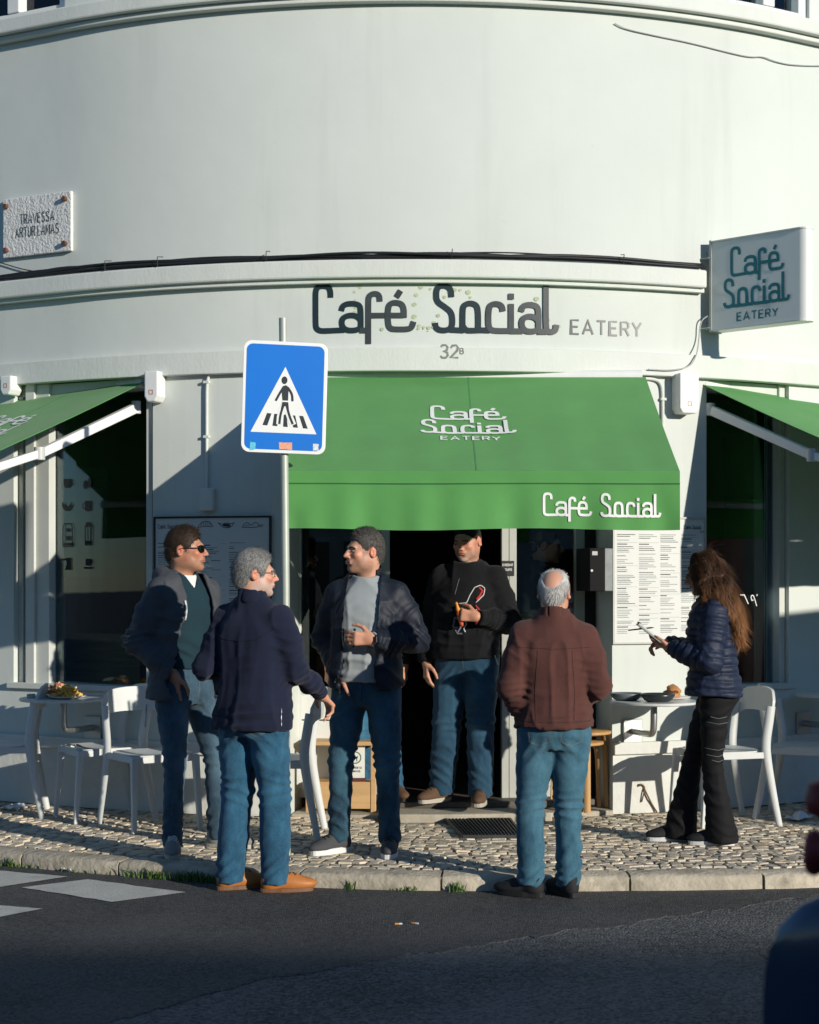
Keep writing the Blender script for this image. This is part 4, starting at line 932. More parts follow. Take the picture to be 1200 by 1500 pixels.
# ---- grating mat
c4 = [gnd(653, 1203), gnd(747, 1203), gnd(767, 1228.5), gnd(678, 1228.5)]; mc = sum((p for p in c4), Vector())/4
gm = thing("metal_mat", "dark metal grating mat on the cobbles before the doorstep", "mat", (mc.x, mc.y, 0)); M_grate = pm("dark_grating", (.06,.065,.065), .5, metal=.5, var=.2)
def q4(u, v): return c4[3].lerp(c4[2], u).lerp(c4[0].lerp(c4[1], u), v)-mc
m = MB()
for a, b in (((0,0),(1,0)),((1,0),(1,1)),((1,1),(0,1)),((0,1),(0,0))): m.bar(q4(*a)+Vector((0,0,.012)), q4(*b)+Vector((0,0,.012)), .014, .018)
m.build("rim", M_grate, gm)
for i in range(1, 18): u = i/18; MB().bar(q4(u, .01)+Vector((0,0,.013)), q4(u, .99)+Vector((0,0,.013)), .006, .014).build("slat", M_grate, gm)
for i in range(1, 9): v = i/9; MB().bar(q4(.01, v)+Vector((0,0,.011)), q4(.99, v)+Vector((0,0,.011)), .007, .010).build("cross_bar", M_grate, gm)
# ---- nested bentwood stools leaning in the doorway
M_birch = pm("birch_veneer", (.46,.27,.11), .5, var=.14, scale=4, stretch=(6,6,1))
for k, (dx, dy, dz_, hh) in enumerate(((0,0,.035,.50),(-.045,.03,.035,.43))):
    p = gnd(866, 1188); so = thing("bentwood_stool", ("taller bentwood stool nested in the doorway beside the letter box jamb", "lower bentwood stool nested under the taller one in the doorway")[k], "stool", (p.x-.06+dx, 10.80+dy, dz_), R_(25), "bentwood stools")
    MB().lathe([(.165,hh-.022),(.17,hh-.018),(.17,hh-.004),(.165,hh)], n=36).build("seat", M_birch, so, smooth=True, angle=40)
    for j in range(3):
        a = R_(120*j+5); pts = smooth_path([(.17*math.cos(a)*1.02, .17*math.sin(a)*1.02, 0), (.165*math.cos(a), .165*math.sin(a), hh*.5), (.155*math.cos(a), .155*math.sin(a), hh-.06), (.13*math.cos(a), .13*math.sin(a), hh-.034), (.04*math.cos(a), .04*math.sin(a), hh-.033)], 2)
        MB().tube(pts, .020, 6, sq=(1.1, .55)).build("leg", M_birch, so, smooth=True, angle=50)
# ---- litter
def butt(x, y, a, lab):
    p = gnd(x, y, ROAD_Z+.004); o = thing("cigarette_butt", lab, "cigarette butt", (p.x, p.y, ROAD_Z+.0045), a)
    MB().tube([(-.014,0,.0045),(.006,0,.0045)], .004, 8).build("filter", pm("filter_paper", (.55,.26,.07), .8), o); MB().tube([(.0062,0,.0045),(.02,0,.0045)], .0039, 8).build("paper", M_menu, o)
butt(583, 1355, .1, "orange cigarette butt lying flat on the road"); butt(607, 1354, -.5, "paler cigarette butt tilted on the road beside the other")
def scrap(x, y, z, sz, seed, lab):
    p = gnd(x, y, z); r_ = random.Random(seed); n = 7; vs = []; fs = []
    for j in range(n):
        for i in range(n): u, v = i/(n-1)-.5, j/(n-1)-.5; vs.append((u*sz*1.5, v*sz, .004+abs(fbm(np.array([(u*3+seed, v*3, 0)]), seed)[0])*sz*.32))
    for j in range(n-1):
        for i in range(n-1): q = j*n+i; fs.append((q, q+1, q+n+1, q+n))
    o = MB().add(vs, fs).build("paper_scrap", pm("paper", (.72,.74,.74), .8), loc=(p.x, p.y, z)); o.rotation_euler = (0, 0, r_.uniform(0, 3)); tag(o, lab, "paper")
scrap(1172, 1200, .006, .13, 3, "crumpled white paper napkin on the cobbles under the bare table"); scrap(97, 1276, ROAD_Z+.005, .05, 5, "tiny white paper scrap in the gutter by the zebra stripe"); scrap(20, 1186, .006, .10, 6, "crumpled paper lying against the wall behind the chair")
# dead twig and old wire on the plinth
wire("old_wire", [f(936,1152,.02),f(938,1148,.03),f(945,1152,.02),f(944,1160,.03),f(940,1175,.02)], .005, pm("rusty_wire", (.16,.10,.05), .8, var=.4), "loop of rusty wire sticking out of the plinth by the doorway")
wire("old_wire", [f(944,1155,.02),f(950,1168,.03),f(956,1180,.02),f(964,1192,.03)], .006, pm("rusty_wire", (.16,.10,.05), .8, var=.4), "frayed end of old wire hanging down the plinth to the cobbles")
# ---- grass in the kerb joint
M_grass = pm("kerb_grass", (.085,.16,.03), .7, var=.3, scale=20)
m = MB(); r_ = random.Random(11)
for cx, n, w, h in ((8,60,.10,.05),(225,120,.13,.055),(280,130,.12,.06),(300,60,.06,.05),(30,24,.15,.03),(420,16,.08,.035),(512,26,.03,.05),(596,26,.06,.035),(668,50,.045,.05),(745,16,.06,.03),(130,20,.2,.03)):
    Y0 = kerb_y((cx-600)/FPX*8.9); X0 = (cx-600)/FPX*Y0
    for k in range(n):
        x = X0+r_.gauss(0, w*.5); y = kerb_y(x)-r_.uniform(.0, .035); a = r_.uniform(0, 6.28); hh = h*r_.uniform(.4, 1.2); ln = r_.uniform(.2, .9)*hh; w_ = .003
        d = Vector((math.cos(a), math.sin(a), 0)); e = Vector((-d.y, d.x, 0))*w_; b = Vector((x, y, ROAD_Z+.003)); md_ = b+d*ln*.4+Vector((0,0,hh*.65)); tp = b+d*ln+Vector((0,0,hh))
        m.add([b-e, b+e, md_+e*.8, md_-e*.8, tp], [(0,1,2,3),(3,2,4)])
tag(m.build("kerb_grass", M_grass), "short green grass tufts growing in the gutter along the kerb", "grass", kind="stuff")
# ---- parked scooter at the photographer's right, only its leg shield edge and grip in view
M_navy = pm("navy_scooter_paint", (.012,.035,.075), .3, var=.05, spec=.5, clear=.6); M_rub = pm("red_grip_rubber", (.20,.022,.02), .55, var=.25, scale=60)
sco = thing("parked_scooter", "dark blue scooter with red handlebar grips parked at the street corner", "scooter", (.985, 2.95, ROAD_Z), R_(-14)); 
def shield(u, v, o):      # u -1..1 across, v 0..1 up
    wdt = .365*(1-.8*v**14)*(.86+.14*min(1, v*2.5))
    return (u*wdt, -.05-.10*(1-u*u)+o+(.5-v)*.10, .30+.80*v)
vs = []; fs = []; nu, nvv = 20, 20
for o in (0, .02):
    for j in range(nvv+1):
        for i in range(nu+1): vs.append(shield(-1+2*i/nu, j/nvv, o))
N = (nu+1)*(nvv+1)
for j in range(nvv):
    for i in range(nu): q = j*(nu+1)+i; fs.append((q, q+1, q+nu+2, q+nu+1)); fs.append((N+q, N+q+nu+1, N+q+nu+2, N+q+1))
for i in range(nu): fs.append((i, N+i, N+i+1, i+1)); q = nvv*(nu+1)+i; fs.append((q, q+1, N+q+1, N+q))
for j in range(nvv): q = j*(nu+1); fs.append((q, q+nu+1, N+q+nu+1, N+q)); q += nu; fs.append((q, N+q, N+q+nu+1, q+nu+1))
MB().add(vs, fs).build("leg_shield", M_navy, sco, smooth=True, angle=60)
MB().tube([(0,.02,.25),(0,.08,.7),(0,.11,1.08)], .045, 12).build("steering_column", M_navy, sco, smooth=True)
MB().lathe([(.09,-.07),(.12,-.03),(.125,.02),(.09,.07),(.03,.09)], (0,.08,1.10), 20).build("headset", M_navy, sco, smooth=True)
for sx in (-1, 1):
    MB().tube([(sx*.05,.10,1.08),(sx*.17,.12,1.078)], .016, 10).build("handlebar", M_pole, sco, smooth=True)
    g = []; gr = []
    for i in range(25): g.append((sx*(.155+.135*i/24), .12+.03*i/24, 1.075)); gr.append(.036+.008*math.sin(i*.5)**2)
    MB().tube(g, gr, 14).build("grip", M_rub, sco, smooth=True)
    MB().tube([(sx*.14,.06,1.10),(sx*.26,.07,1.095)], .007, 8).build("brake_lever", M_pole, sco)
    MB().lathe([(.008,-.035),(.03,-.025),(.034,.0),(.028,.028),(.01,.036)], (sx*.262,.13,1.175), 16).build("indicator_light", M_rub, sco, smooth=True)
for y in (-.18, 1.05):
    o = MB().lathe([(.12,-.045),(.20,-.05),(.235,-.02),(.235,.02),(.20,.05),(.12,.045)], n=28).build("tyre", pm("tyre_rubber", (.02,.02,.02), .8), sco, smooth=True, loc=(0, y, .235)); o.rotation_euler = (0, R_(90), 0)
    o2 = MB().lathe([(.03,-.05),(.12,-.03),(.12,.03),(.03,.05)], n=20).build("rim", M_pole, sco, loc=(0, y, .235)); o2.rotation_euler = (0, R_(90), 0)
MB().lathe([(.06,0),(.14,-.02),(.16,-.10),(.12,-.14)], (0,-.17,.50), 20, .55, 1.5).build("front_fender", M_navy, sco, smooth=True)
MB().box((0,.35,.30), (.34,.55,.05)).build("footboard", M_navy, sco, bevel=.02)
MB().lathe([(.10,0),(.20,.08),(.21,.25),(.16,.36)], (0,.90,.34), 24, 1, 2.0).build("rear_body", M_navy, sco, smooth=True)
MB().lathe([(.14,0),(.17,.03),(.15,.08),(.05,.10)], (0,.86,.71), 24, .9, 2.1).build("seat", M_black, sco, smooth=True)
# ================================================================== WHAT STANDS BEHIND AND BESIDE THE CAMERA (casts the shade seen on the road)
ndir = Vector((math.cos(az), math.sin(az), 0)); sdir = Vector((math.sin(az), -math.cos(az), 0))
def house(x0, x1, y0, y1, h, col, lab):
    t = thing("street_house", lab, "building", ((x0+x1)/2, y1, ROAD_Z), group="houses across the street"); cx, cy = (x0+x1)/2, y1
    MB().box(((x0+x1)/2-cx, (y0+y1)/2-cy, h/2), (x1-x0, y1-y0, h)).build("wall", pm("house_paint%.2f" % col[0], col, .8, var=.06, scale=2, bump=.2, bscale=30), t)
    MB().box(((x0+x1)/2-cx, (y0+y1)/2-cy, h+.06), (x1-x0+.2, y1-y0+.2, .12)).build("parapet", M_trim, t)
    x = x0+1.0
    k = 0
    while x < x1-1.2:
        dr = k % 3 == 1; z0, z1 = (0.05, 2.2) if dr else (1.0, 2.4)
        w = MB(); w.box((x+.55-cx, .03, (z0+z1)/2), (1.1, .06, z1-z0)); w = w.build("door" if dr else "window", M_white if not dr else pm("green_door", (.03,.10,.06), .5), t)
        MB().box((x+.55-cx, .065, (z0+z1)/2), (.9, .012, z1-z0-.2)).build("pane", pm("dark_pane", (.03,.04,.05), .1), w)
        w = MB().box((x+.55-cx, .03, 5.0), (1.1, .06, 1.6)).build("window", M_white, t); MB().box((x+.55-cx, .065, 5.0), (.9, .012, 1.4)).build("pane", pm("dark_pane", (.03,.04,.05), .1), w); x += 2.3; k += 1
house(-14, -2, -20, -12, 6.5, (.62,.56,.44), "cream two storey house across the street behind the viewer")
house(-1.8, 16, -20, -12, 6.6, (.66,.62,.56), "pale two storey house across the street with a green door")
house(16.2, 44, -20, -12, 6.6, (.55,.40,.32), "terracotta two storey house across the street")
# red van parked out of frame to the right
vb = Vector((2.3, 11.3, 0))+sdir*6.0; vcn = vb+ndir*1.75
van = thing("parked_van", "dark red delivery van parked round the corner", "van", (vcn.x, vcn.y, ROAD_Z), az)
M_van = pm("red_van_paint", (.10,.012,.012), .35, var=.04, clear=.5)
prof = [(-2.35,.35),(-2.38,1.0),(-2.3,2.45),(-2.15,2.58),(.9,2.62),(1.25,2.5),(1.85,1.42),(2.3,1.22),(2.4,.95),(2.4,.35)]
MB().prism(prof, -.95, .95, lambda x, y, z: (x, z, y)).build("body", M_van, van, bevel=.05, seg=3)
for sy in (-1, 1):
    MB().prism([(.35,1.35),(1.62,1.35),(1.12,2.08),(.35,2.08)], .952*sy, .962*sy, lambda x, y, z: (x, z, y)).build("window", pm("dark_pane", (.03,.04,.05), .1), van)
    MB().box((-.9, sy*.955, .62), (2.4, .012, .10)).build("rub_strip", M_black, van)
    for x in (-1.55, 1.55):
        o = MB().lathe([(.2,-.1),(.33,-.11),(.345,-.06),(.345,.06),(.33,.11),(.2,.1)], n=28).build("wheel", pm("tyre_rubber", (.02,.02,.02), .8), van, smooth=True, loc=(x, sy*.86, .345)); o.rotation_euler = (R_(90), 0, 0)
        o2 = MB().lathe([(.02,-.11),(.2,-.09),(.2,.09),(.02,.11)], n=20).build("rim", M_pole, o)
MB().add([(1.26,-.8,2.42),(1.26,.8,2.42),(1.84,.86,1.47),(1.84,-.86,1.47)], [(3,2,1,0)]).build("windscreen", pm("dark_pane", (.03,.04,.05), .1), van, loc=(.02,0,.02))
for sy in (-.7, .7): MB().box((2.40, sy, .82), (.05, .3, .16)).build("headlight", M_signw, van, bevel=.02)
# ================================================================== PEOPLE: signed-distance sculpting + surface nets
class Grid:
    def __init__(s, lo, hi, h):
        s.lo = np.array(lo, np.float32); s.h = h; s.n = np.ceil((np.array(hi)-s.lo)/h).astype(int)+1; s.D = np.full(s.n, .25, np.float32)
    def sub(s, lo, hi, m):
        i0 = np.maximum(0, np.floor((np.array(lo)-m-s.lo)/s.h).astype(int)); i1 = np.minimum(s.n, np.ceil((np.array(hi)+m-s.lo)/s.h).astype(int)+1)
        if np.any(i1 <= i0): return None
        ax = [s.lo[k]+s.h*np.arange(i0[k], i1[k], dtype=np.float32) for k in range(3)]
        return tuple(slice(a, b) for a, b in zip(i0, i1)), ax[0][:, None, None], ax[1][None, :, None], ax[2][None, None, :]
    def put(s, fn, lo, hi, k=.0, cut=False):
        q = s.sub(lo, hi, max(k, .02)+2*s.h)
        if q is None: return
        sl, X, Y, Z = q; d = np.broadcast_to(fn(X, Y, Z), s.D[sl].shape).astype(np.float32); a = s.D[sl]
        if cut: a = -a
        if k > 0: hh = np.maximum(k-np.abs(a-d), 0)/k; r = np.minimum(a, d)-hh*hh*k*.25
        else: r = np.minimum(a, d)
        s.D[sl] = -r if cut else r
    def cap(s, a, b, ra, rb, k=.0, cut=False):
        a = np.array(a, float); b = np.array(b, float); ab = b-a; L = max(float(ab@ab), 1e-9); r = max(ra, rb)
        def fn(X, Y, Z):
            px, py, pz = X-a[0], Y-a[1], Z-a[2]; t = np.clip((px*ab[0]+py*ab[1]+pz*ab[2])/L, 0, 1)
            return np.sqrt((px-ab[0]*t)**2+(py-ab[1]*t)**2+(pz-ab[2]*t)**2)-(ra+(rb-ra)*t)
        s.put(fn, np.minimum(a, b)-r, np.maximum(a, b)+r, k, cut)
    def chain(s, pts, rs, k=.0):
        for i in range(len(pts)-1): s.cap(pts[i], pts[i+1], rs[i], rs[i+1], k)
    def ell(s, c, r, k=.0, cut=False, M=None):
        c = np.array(c, float); r = np.array(r, float); R = max(r)
        def fn(X, Y, Z):
            x, y, z = X-c[0], Y-c[1], Z-c[2]
            if M is not None: x, y, z = (M[0][0]*x+M[1][0]*y+M[2][0]*z, M[0][1]*x+M[1][1]*y+M[2][1]*z, M[0][2]*x+M[1][2]*y+M[2][2]*z)
            k0 = np.sqrt((x/r[0])**2+(y/r[1])**2+(z/r[2])**2); k1 = np.sqrt((x/r[0]**2)**2+(y/r[1]**2)**2+(z/r[2]**2)**2)+1e-9
            return k0*(k0-1)/k1
        b = r if M is None else np.array([R]*3); s.put(fn, c-b, c+b, k, cut)
    def loft(s, rows, k=.0, p=2.3):
        """rows: (z, cx, cy, rx, ry)"""
        T = np.array(sorted(rows)); z0, z1 = T[0, 0], T[-1, 0]
        def fn(X, Y, Z):
            c = [np.interp(Z, T[:, 0], T[:, j]) for j in range(1, 5)]
            q = (np.abs((X-c[0])/c[2])**p+np.abs((Y-c[1])/c[3])**p)**(1/p); d = (q-1)*np.minimum(c[2], c[3])
            return np.maximum(np.maximum(d, Z-z1), z0-Z)
        rx = np.max(np.abs(T[:, 1])+T[:, 3]); ry = np.max(np.abs(T[:, 2])+T[:, 4]); s.put(fn, (-rx, -ry, z0), (rx, ry, z1), k)
    def mesh(s):
        D = s.D; n = np.array(D.shape); ins = D < 0
        cnt = np.zeros(n-1, np.int8)
        cor = [(i, j, k) for i in (0, 1) for j in (0, 1) for k in (0, 1)]
        for i, j, k in cor: cnt += ins[i:n[0]-1+i, j:n[1]-1+j, k:n[2]-1+k]
        act = (cnt > 0) & (cnt < 8); I = np.argwhere(act); idx = np.full(n-1, -1, np.int32); idx[act] = np.arange(len(I))
        val = np.stack([D[I[:, 0]+i, I[:, 1]+j, I[:, 2]+k] for i, j, k in cor], 1); C = np.array(cor, np.float32)
        acc = np.zeros((len(I), 3), np.float32); w = np.zeros(len(I), np.float32)
        for a in range(8):
            for b in range(a+1, 8):
                if np.abs(C[a]-C[b]).sum() != 1: continue
                va, vb = val[:, a], val[:, b]; m = (va < 0) != (vb < 0); t = va/np.where(m, va-vb, 1); p = C[a]+(C[b]-C[a])*t[:, None]; acc[m] += p[m]; w[m] += 1
        V = s.lo+(I+acc/w[:, None])*s.h; F = []
        for ax in range(3):
            u, v = (ax+1) % 3, (ax+2) % 3; sl0 = [slice(None)]*3; sl1 = [slice(None)]*3; sl0[ax] = slice(0, -1); sl1[ax] = slice(1, None)
            ch = ins[tuple(sl0)] != ins[tuple(sl1)]; E = np.argwhere(ch)
            E = E[(E[:, u] > 0) & (E[:, v] > 0) & (E[:, u] < n[u]-1) & (E[:, v] < n[v]-1)]
            if not len(E): continue
            q = []
            for du, dv in ((0, 0), (1, 0), (1, 1), (0, 1)):
                c = E.copy(); c[:, u] -= du; c[:, v] -= dv; q.append(idx[c[:, 0], c[:, 1], c[:, 2]])
            Q = np.stack(q, 1); fl = ins[E[:, 0], E[:, 1], E[:, 2]]; Q[~fl] = Q[~fl][:, ::-1]; F.append(Q)
        F = np.concatenate(F); return V, F[(F >= 0).all(1)]
def vnormals(V, F):
    N = np.zeros_like(V); a = V[F[:, 2]]-V[F[:, 0]]; b = V[F[:, 3]]-V[F[:, 1]]; fn = np.cross(a, b)
    for k in range(4): np.add.at(N, F[:, k], fn)
    return N/(np.linalg.norm(N, axis=1, keepdims=True)+1e-12)
def relax(V, F, it=2, lam=.5):
    for _ in range(it):
        S = np.zeros_like(V); c = np.zeros(len(V), np.float32)
        for k in range(4):
            a, b = F[:, k], F[:, (k+1) % 4]; np.add.at(S, a, V[b]); np.add.at(S, b, V[a]); np.add.at(c, a, 1); np.add.at(c, b, 1)
        V = V+(S/np.maximum(c, 1)[:, None]-V)*lam
    return V.astype(np.float32)
def folds(V, N, joints, seed, base=.0035, drape=(7, 7, 3)):
    """cloth folds: creases across the limb near each joint (p, axis, amp, wavelength, reach, radius) plus a soft drape"""
    d = base*fbm(V*np.array(drape), seed, 3)
    rid = 1-np.abs(vnoise(V*np.array([11, 11, 4.5])+3.3, seed+5)); d = d+base*1.1*(rid**3-.4)
    for (p, ax, amp, lam, reach, rad) in joints:
        p = np.array(p); ax = np.array(ax)/np.linalg.norm(ax); r = V-p; t = r@ax; q = np.linalg.norm(r-np.outer(t, ax), axis=1)
        w = np.exp(-(t/reach)**2)*np.exp(-np.maximum(0, q-rad)**2/.0012); ph = 4.6*vnoise(V*4.6+seed, seed)+2.2*vnoise(V*10, seed+2)
        s_ = np.sin(2*np.pi*t/lam+ph); d = d+amp*w*(1.5*np.maximum(s_, -.25)**1-.35)*(.30+.9*np.clip(vnoise(V*6.5, seed+9)+.45, 0, 1))
    return V+N*d[:, None]
def rotz(p, a): c, s = math.cos(a), math.sin(a); return np.array([p[0]*c-p[1]*s, p[0]*s+p[1]*c, p[2]])
# ---- hands ------------------------------------------------------------------------------------
def hand(g, wrist, fwd, palm, left, curls, spread=.0, thumb=(.6, .5), sc=1.0):
    """add a hand; fwd from wrist to knuckles, palm = palm normal, left = is a left hand; curls = 4 base curl angles (deg)"""
    f = Vector(fwd).normalized(); n = Vector(palm); n = (n-f*n.dot(f)).normalized(); sd_ = f.cross(n)*(-1 if left else 1)      # sd_ points to the thumb side
    w = Vector(wrist); P = lambda a, b, c: w+(f*a+sd_*b+n*c)*sc
    for b in (-.026, -.009, .009, .026): g.cap(P(.012, b*.62, 0), P(.086, b, -.002), .0135*sc, .0115*sc, .014)
    g.cap(P(-.002, 0, 0), P(.02, 0, 0), .024*sc, .022*sc, .02)
    ln = (.92, 1.0, .94, .76); bs = (.028, .010, -.009, -.027)
    for i in range(4):
        a = 0.0; p = P(.088-(.004 if i in (0, 3) else 0), bs[i], 0); sp = spread*(1.5-i)
        for j, L in enumerate((.043, .028, .022)):
            a += R_(curls[i])*(1.0 if j == 0 else 1.05 if j == 1 else .6); d = f*math.cos(a)+n*math.sin(a)+sd_*sp; q = p+d*L*ln[i]*sc
            g.cap(p, q, (.0096, .0088, .0080)[j]*sc, (.0088, .0080, .0068)[j]*sc, .004); p = q
    p = P(.022, .026, .004); a1, a2 = thumb
    q = p+(f*.6+sd_*math.cos(a1)*.8+n*math.sin(a1)*.8).normalized()*.045*sc; g.cap(p, q, .0145*sc, .0108*sc, .014)
    r = q+(f*.9+sd_*math.cos(a2)*.4+n*math.sin(a2)*.9).normalized()*.032*sc; g.cap(q, r, .0105*sc, .0092*sc, .003)
    e = r+(f*.9-sd_*.1+n*math.sin(a2)*.8).normalized()*.024*sc; g.cap(r, e, .0092*sc, .0072*sc, .003)
# ---- head -------------------------------------------------------------------------------------
def head_sdf(g, C, yaw, pitch, fem=False, wide=1.0, smile=0.0, neck_to=None):
    Rm = (Matrix.Rotation(yaw, 3, 'Z') @ Matrix.Rotation(pitch, 3, 'X')); M = np.array(Rm)
    T = lambda p: np.array(C)+M @ np.array(p, float)
    E = lambda c, r, k=.0, cut=False: g.ell(T(c), r, k, cut, M=M.tolist())
    w = wide
    E((0, .018, .032), (.074*w, .094, .087)); E((0, -.022, -.030), (.061*w, .072, .080), .04); E((0, .055, .0), (.060*w, .055, .065), .03)
    E((0, -.055, -.088), (.036*w, .032, .024), .035); E((0, -.074, -.099), (.018, .016, .014), .02)
    for s in (-1, 1):
        E((s*.048*w, -.012, -.062), (.018, .040, .028), .03); E((s*.041*w, -.066, -.020), (.020, .018, .016), .02)
    E((0, -.080, .022), (.046*w, .014, .010), .018)
    for s in (-1, 1): E((s*.031*w, -.097, .002), (.017, .014, .012), .014, True)
    g.chain([T((0, -.088, .010)), T((0, -.100, -.008)), T((0, -.113, -.027))], [.0075, .0085, .0115], .012)
    for s in (-1, 1): E((s*.0125, -.100, -.032), (.0085, .0105, .0075), .008)
    E((0, -.104, -.041), (.011, .006, .005), .006, True)
    E((0, -.090, -.056), (.026, .010, .010), .016)
    E((0, -.0975, -.0575), (.021+.006*smile, .0075, .0042), .004); E((0, -.0950, -.0668), (.018+.006*smile, .0085, .0055), .004)
    E((0, -.1035, -.0622), (.022+.007*smile, .0075, .0016), .003, True)
    E((0, -.092, -.079), (.020, .008, .005), .008, True)
    for s in (-1, 1):
        E((s*.077*w, .016, -.004), (.0085, .019, .031), .006); E((s*.083*w, .016, -.022), (.0065, .010, .010), .005); E((s*.0855*w, .010, -.004), (.006, .009, .015), .005, True)
    nt = np.array(neck_to) if neck_to is not None else np.array(C)+np.array([0, .03, -.22])
    r0 = .047 if fem else .056*w; g.cap(T((0, .030, -.060)), nt, r0, r0*1.08, .03)
    return T, M
def hair_line(y): return np.interp(y, [-.13, -.085, -.066, -.050, -.040, -.028, -.012, .006, .026, .038, .060, .12], [.078, .070, .052, .030, -.012, -.020, .012, .036, .018, -.045, -.072, -.080])
def strands(P, Nn, dirs, L, wd, seg, rs, curl=0.0, grav=0.0, wave=0.0):
    """flat tapering hair ribbons"""
    n = len(P); V = []; F = []; d = dirs/np.linalg.norm(dirs, axis=1, keepdims=True); p = P.copy(); side = np.cross(d, Nn); side /= np.linalg.norm(side, axis=1, keepdims=True)+1e-9
    ln = L*rs.uniform(.6, 1.2, n)[:, None]/seg; W = wd*rs.uniform(.6, 1.3, n)[:, None]; ph = rs.uniform(0, 6.28, n)[:, None]
    for k in range(seg+1):
        w = W*(1-.85*(k/seg)**1.5); V.append(p-side*w); V.append(p+side*w)
        d = d+rs.normal(0, curl, (n, 3)); d[:, 2] -= grav; d /= np.linalg.norm(d, axis=1, keepdims=True)
        p = p+d*ln+side*wave*np.sin(ph+k*1.15)
    V = np.stack(V, 1); m = 2*(seg+1); base = np.arange(n)[:, None]*m
    for k in range(seg): F.append(np.concatenate([base+2*k, base+2*k+1, base+2*k+3, base+2*k+2], 1))
    return V.reshape(-1, 3), np.concatenate(F)
def cat(ms):
    V = []; F = []; o = 0
    for v, f in ms: V.append(v); F.append(f+o); o += len(v)
    return np.concatenate(V), np.concatenate(F)
SKIN = pm("skin", (1,1,1), .5, var=.06, scale=60, attr="Col", bump=.05, bscale=300, spec=.4)
SKIN.node_tree.nodes["Principled BSDF"].inputs["Subsurface Weight"].default_value = .06
SKIN.node_tree.nodes["Principled BSDF"].inputs["Subsurface Radius"].default_value = (.012, .005, .003)
def cloth(name, col, rough=.85, sheen=.25, scale=9, var=.10, bump=.25, bscale=420, stretch=(1,1,1), spec=.25): return pm(name, col, rough, var=var, scale=scale, bump=bump, bscale=bscale, sheen=sheen*.18, stretch=stretch, spec=spec)
def hair_mat(name, c0, c1, rough=.6, tip=None):
    if name in MATS: return MATS[name]
    m = bpy.data.materials.new(name); m.use_nodes = True; t = m.node_tree; b = t.nodes["Principled BSDF"]; b.inputs["Roughness"].default_value = rough; b.inputs["Specular IOR Level"].default_value = .18
    tc = nd(t, "ShaderNodeTexCoord"); n = nd(t, "ShaderNodeTexNoise"); n.inputs["Scale"].default_value = 230; n.inputs["Detail"].default_value = 3; t.links.new(tc.outputs["Object"], n.inputs["Vector"])
    r = nd(t, "ShaderNodeValToRGB"); r.color_ramp.elements[0].position = .30; r.color_ramp.elements[1].position = .72; r.color_ramp.elements[0].color = (*c0, 1); r.color_ramp.elements[1].color = (*c1, 1)
    t.links.new(n.outputs[0], r.inputs[0]); out = r.outputs[0]
    if tip:                                              # lengths mixed paler towards the tips, z in the person's own frame
        sp = nd(t, "ShaderNodeSeparateXYZ"); t.links.new(tc.outputs["Object"], sp.inputs[0]); q = nd(t, "ShaderNodeMapRange"); q.inputs[1].default_value = tip[1]; q.inputs[2].default_value = tip[2]; t.links.new(sp.outputs[2], q.inputs[0])
        mu = nd(t, "ShaderNodeMath", operation='MULTIPLY'); t.links.new(q.outputs[0], mu.inputs[0]); t.links.new(n.outputs[0], mu.inputs[1]); m2 = nd(t, "ShaderNodeMath", operation='MULTIPLY'); m2.inputs[1].default_value = 1.7; m2.use_clamp = True; t.links.new(mu.outputs[0], m2.inputs[0])
        mx = nd(t, "ShaderNodeMix", data_type='RGBA'); t.links.new(m2.outputs[0], mx.inputs[0]); t.links.new(out, mx.inputs[6]); mx.inputs[7].default_value = (*tip[0], 1); out = mx.outputs[2]
    t.links.new(out, b.inputs["Base Color"]); MATS[name] = m; return m
def denim(name, c0, c1, seed=0):
    """indigo twill with paler worn zones"""
    m = bpy.data.materials.new(name); m.use_nodes = True; t = m.node_tree; b = t.nodes["Principled BSDF"]; b.inputs["Roughness"].default_value = .85; b.inputs["Specular IOR Level"].default_value = .2
    b.inputs["Sheen Weight"].default_value = .15
    tc = nd(t, "ShaderNodeTexCoord"); at_ = nd(t, "ShaderNodeAttribute", attribute_name="Wear"); n = nd(t, "ShaderNodeTexNoise"); n.inputs["Scale"].default_value = 13; n.inputs["Detail"].default_value = 7; n.inputs["Roughness"].default_value = .7
    mp = nd(t, "ShaderNodeMapping"); mp.inputs["Location"].default_value = (seed, seed*2, 0); mp.inputs["Scale"].default_value = (1, 1, .6); t.links.new(tc.outputs["Object"], mp.inputs[0]); t.links.new(mp.outputs[0], n.inputs["Vector"])
    f = nd(t, "ShaderNodeTexNoise"); f.inputs["Scale"].default_value = 260; t.links.new(tc.outputs["Object"], f.inputs["Vector"])
    a = nd(t, "ShaderNodeMath", operation='MULTIPLY_ADD'); t.links.new(n.outputs[0], a.inputs[0]); a.inputs[1].default_value = .55; t.links.new(at_.outputs["Fac"], a.inputs[2])
    c = nd(t, "ShaderNodeMath", operation='MULTIPLY_ADD'); t.links.new(f.outputs[0], c.inputs[0]); c.inputs[1].default_value = .35; t.links.new(a.outputs[0], c.inputs[2])
    r = nd(t, "ShaderNodeValToRGB"); r.color_ramp.elements[0].position = .30; r.color_ramp.elements[1].position = 1.05 if False else 1.0; r.color_ramp.elements[0].color = (*c0, 1); r.color_ramp.elements[1].color = (*c1, 1)
    t.links.new(c.outputs[0], r.inputs[0]); t.links.new(r.outputs[0], b.inputs["Base Color"])
    bp = nd(t, "ShaderNodeBump"); bp.inputs["Strength"].default_value = .3; bp.inputs["Distance"].default_value = .004; t.links.new(f.outputs[0], bp.inputs["Height"]); t.links.new(bp.outputs[0], b.inputs["Normal"]); return m
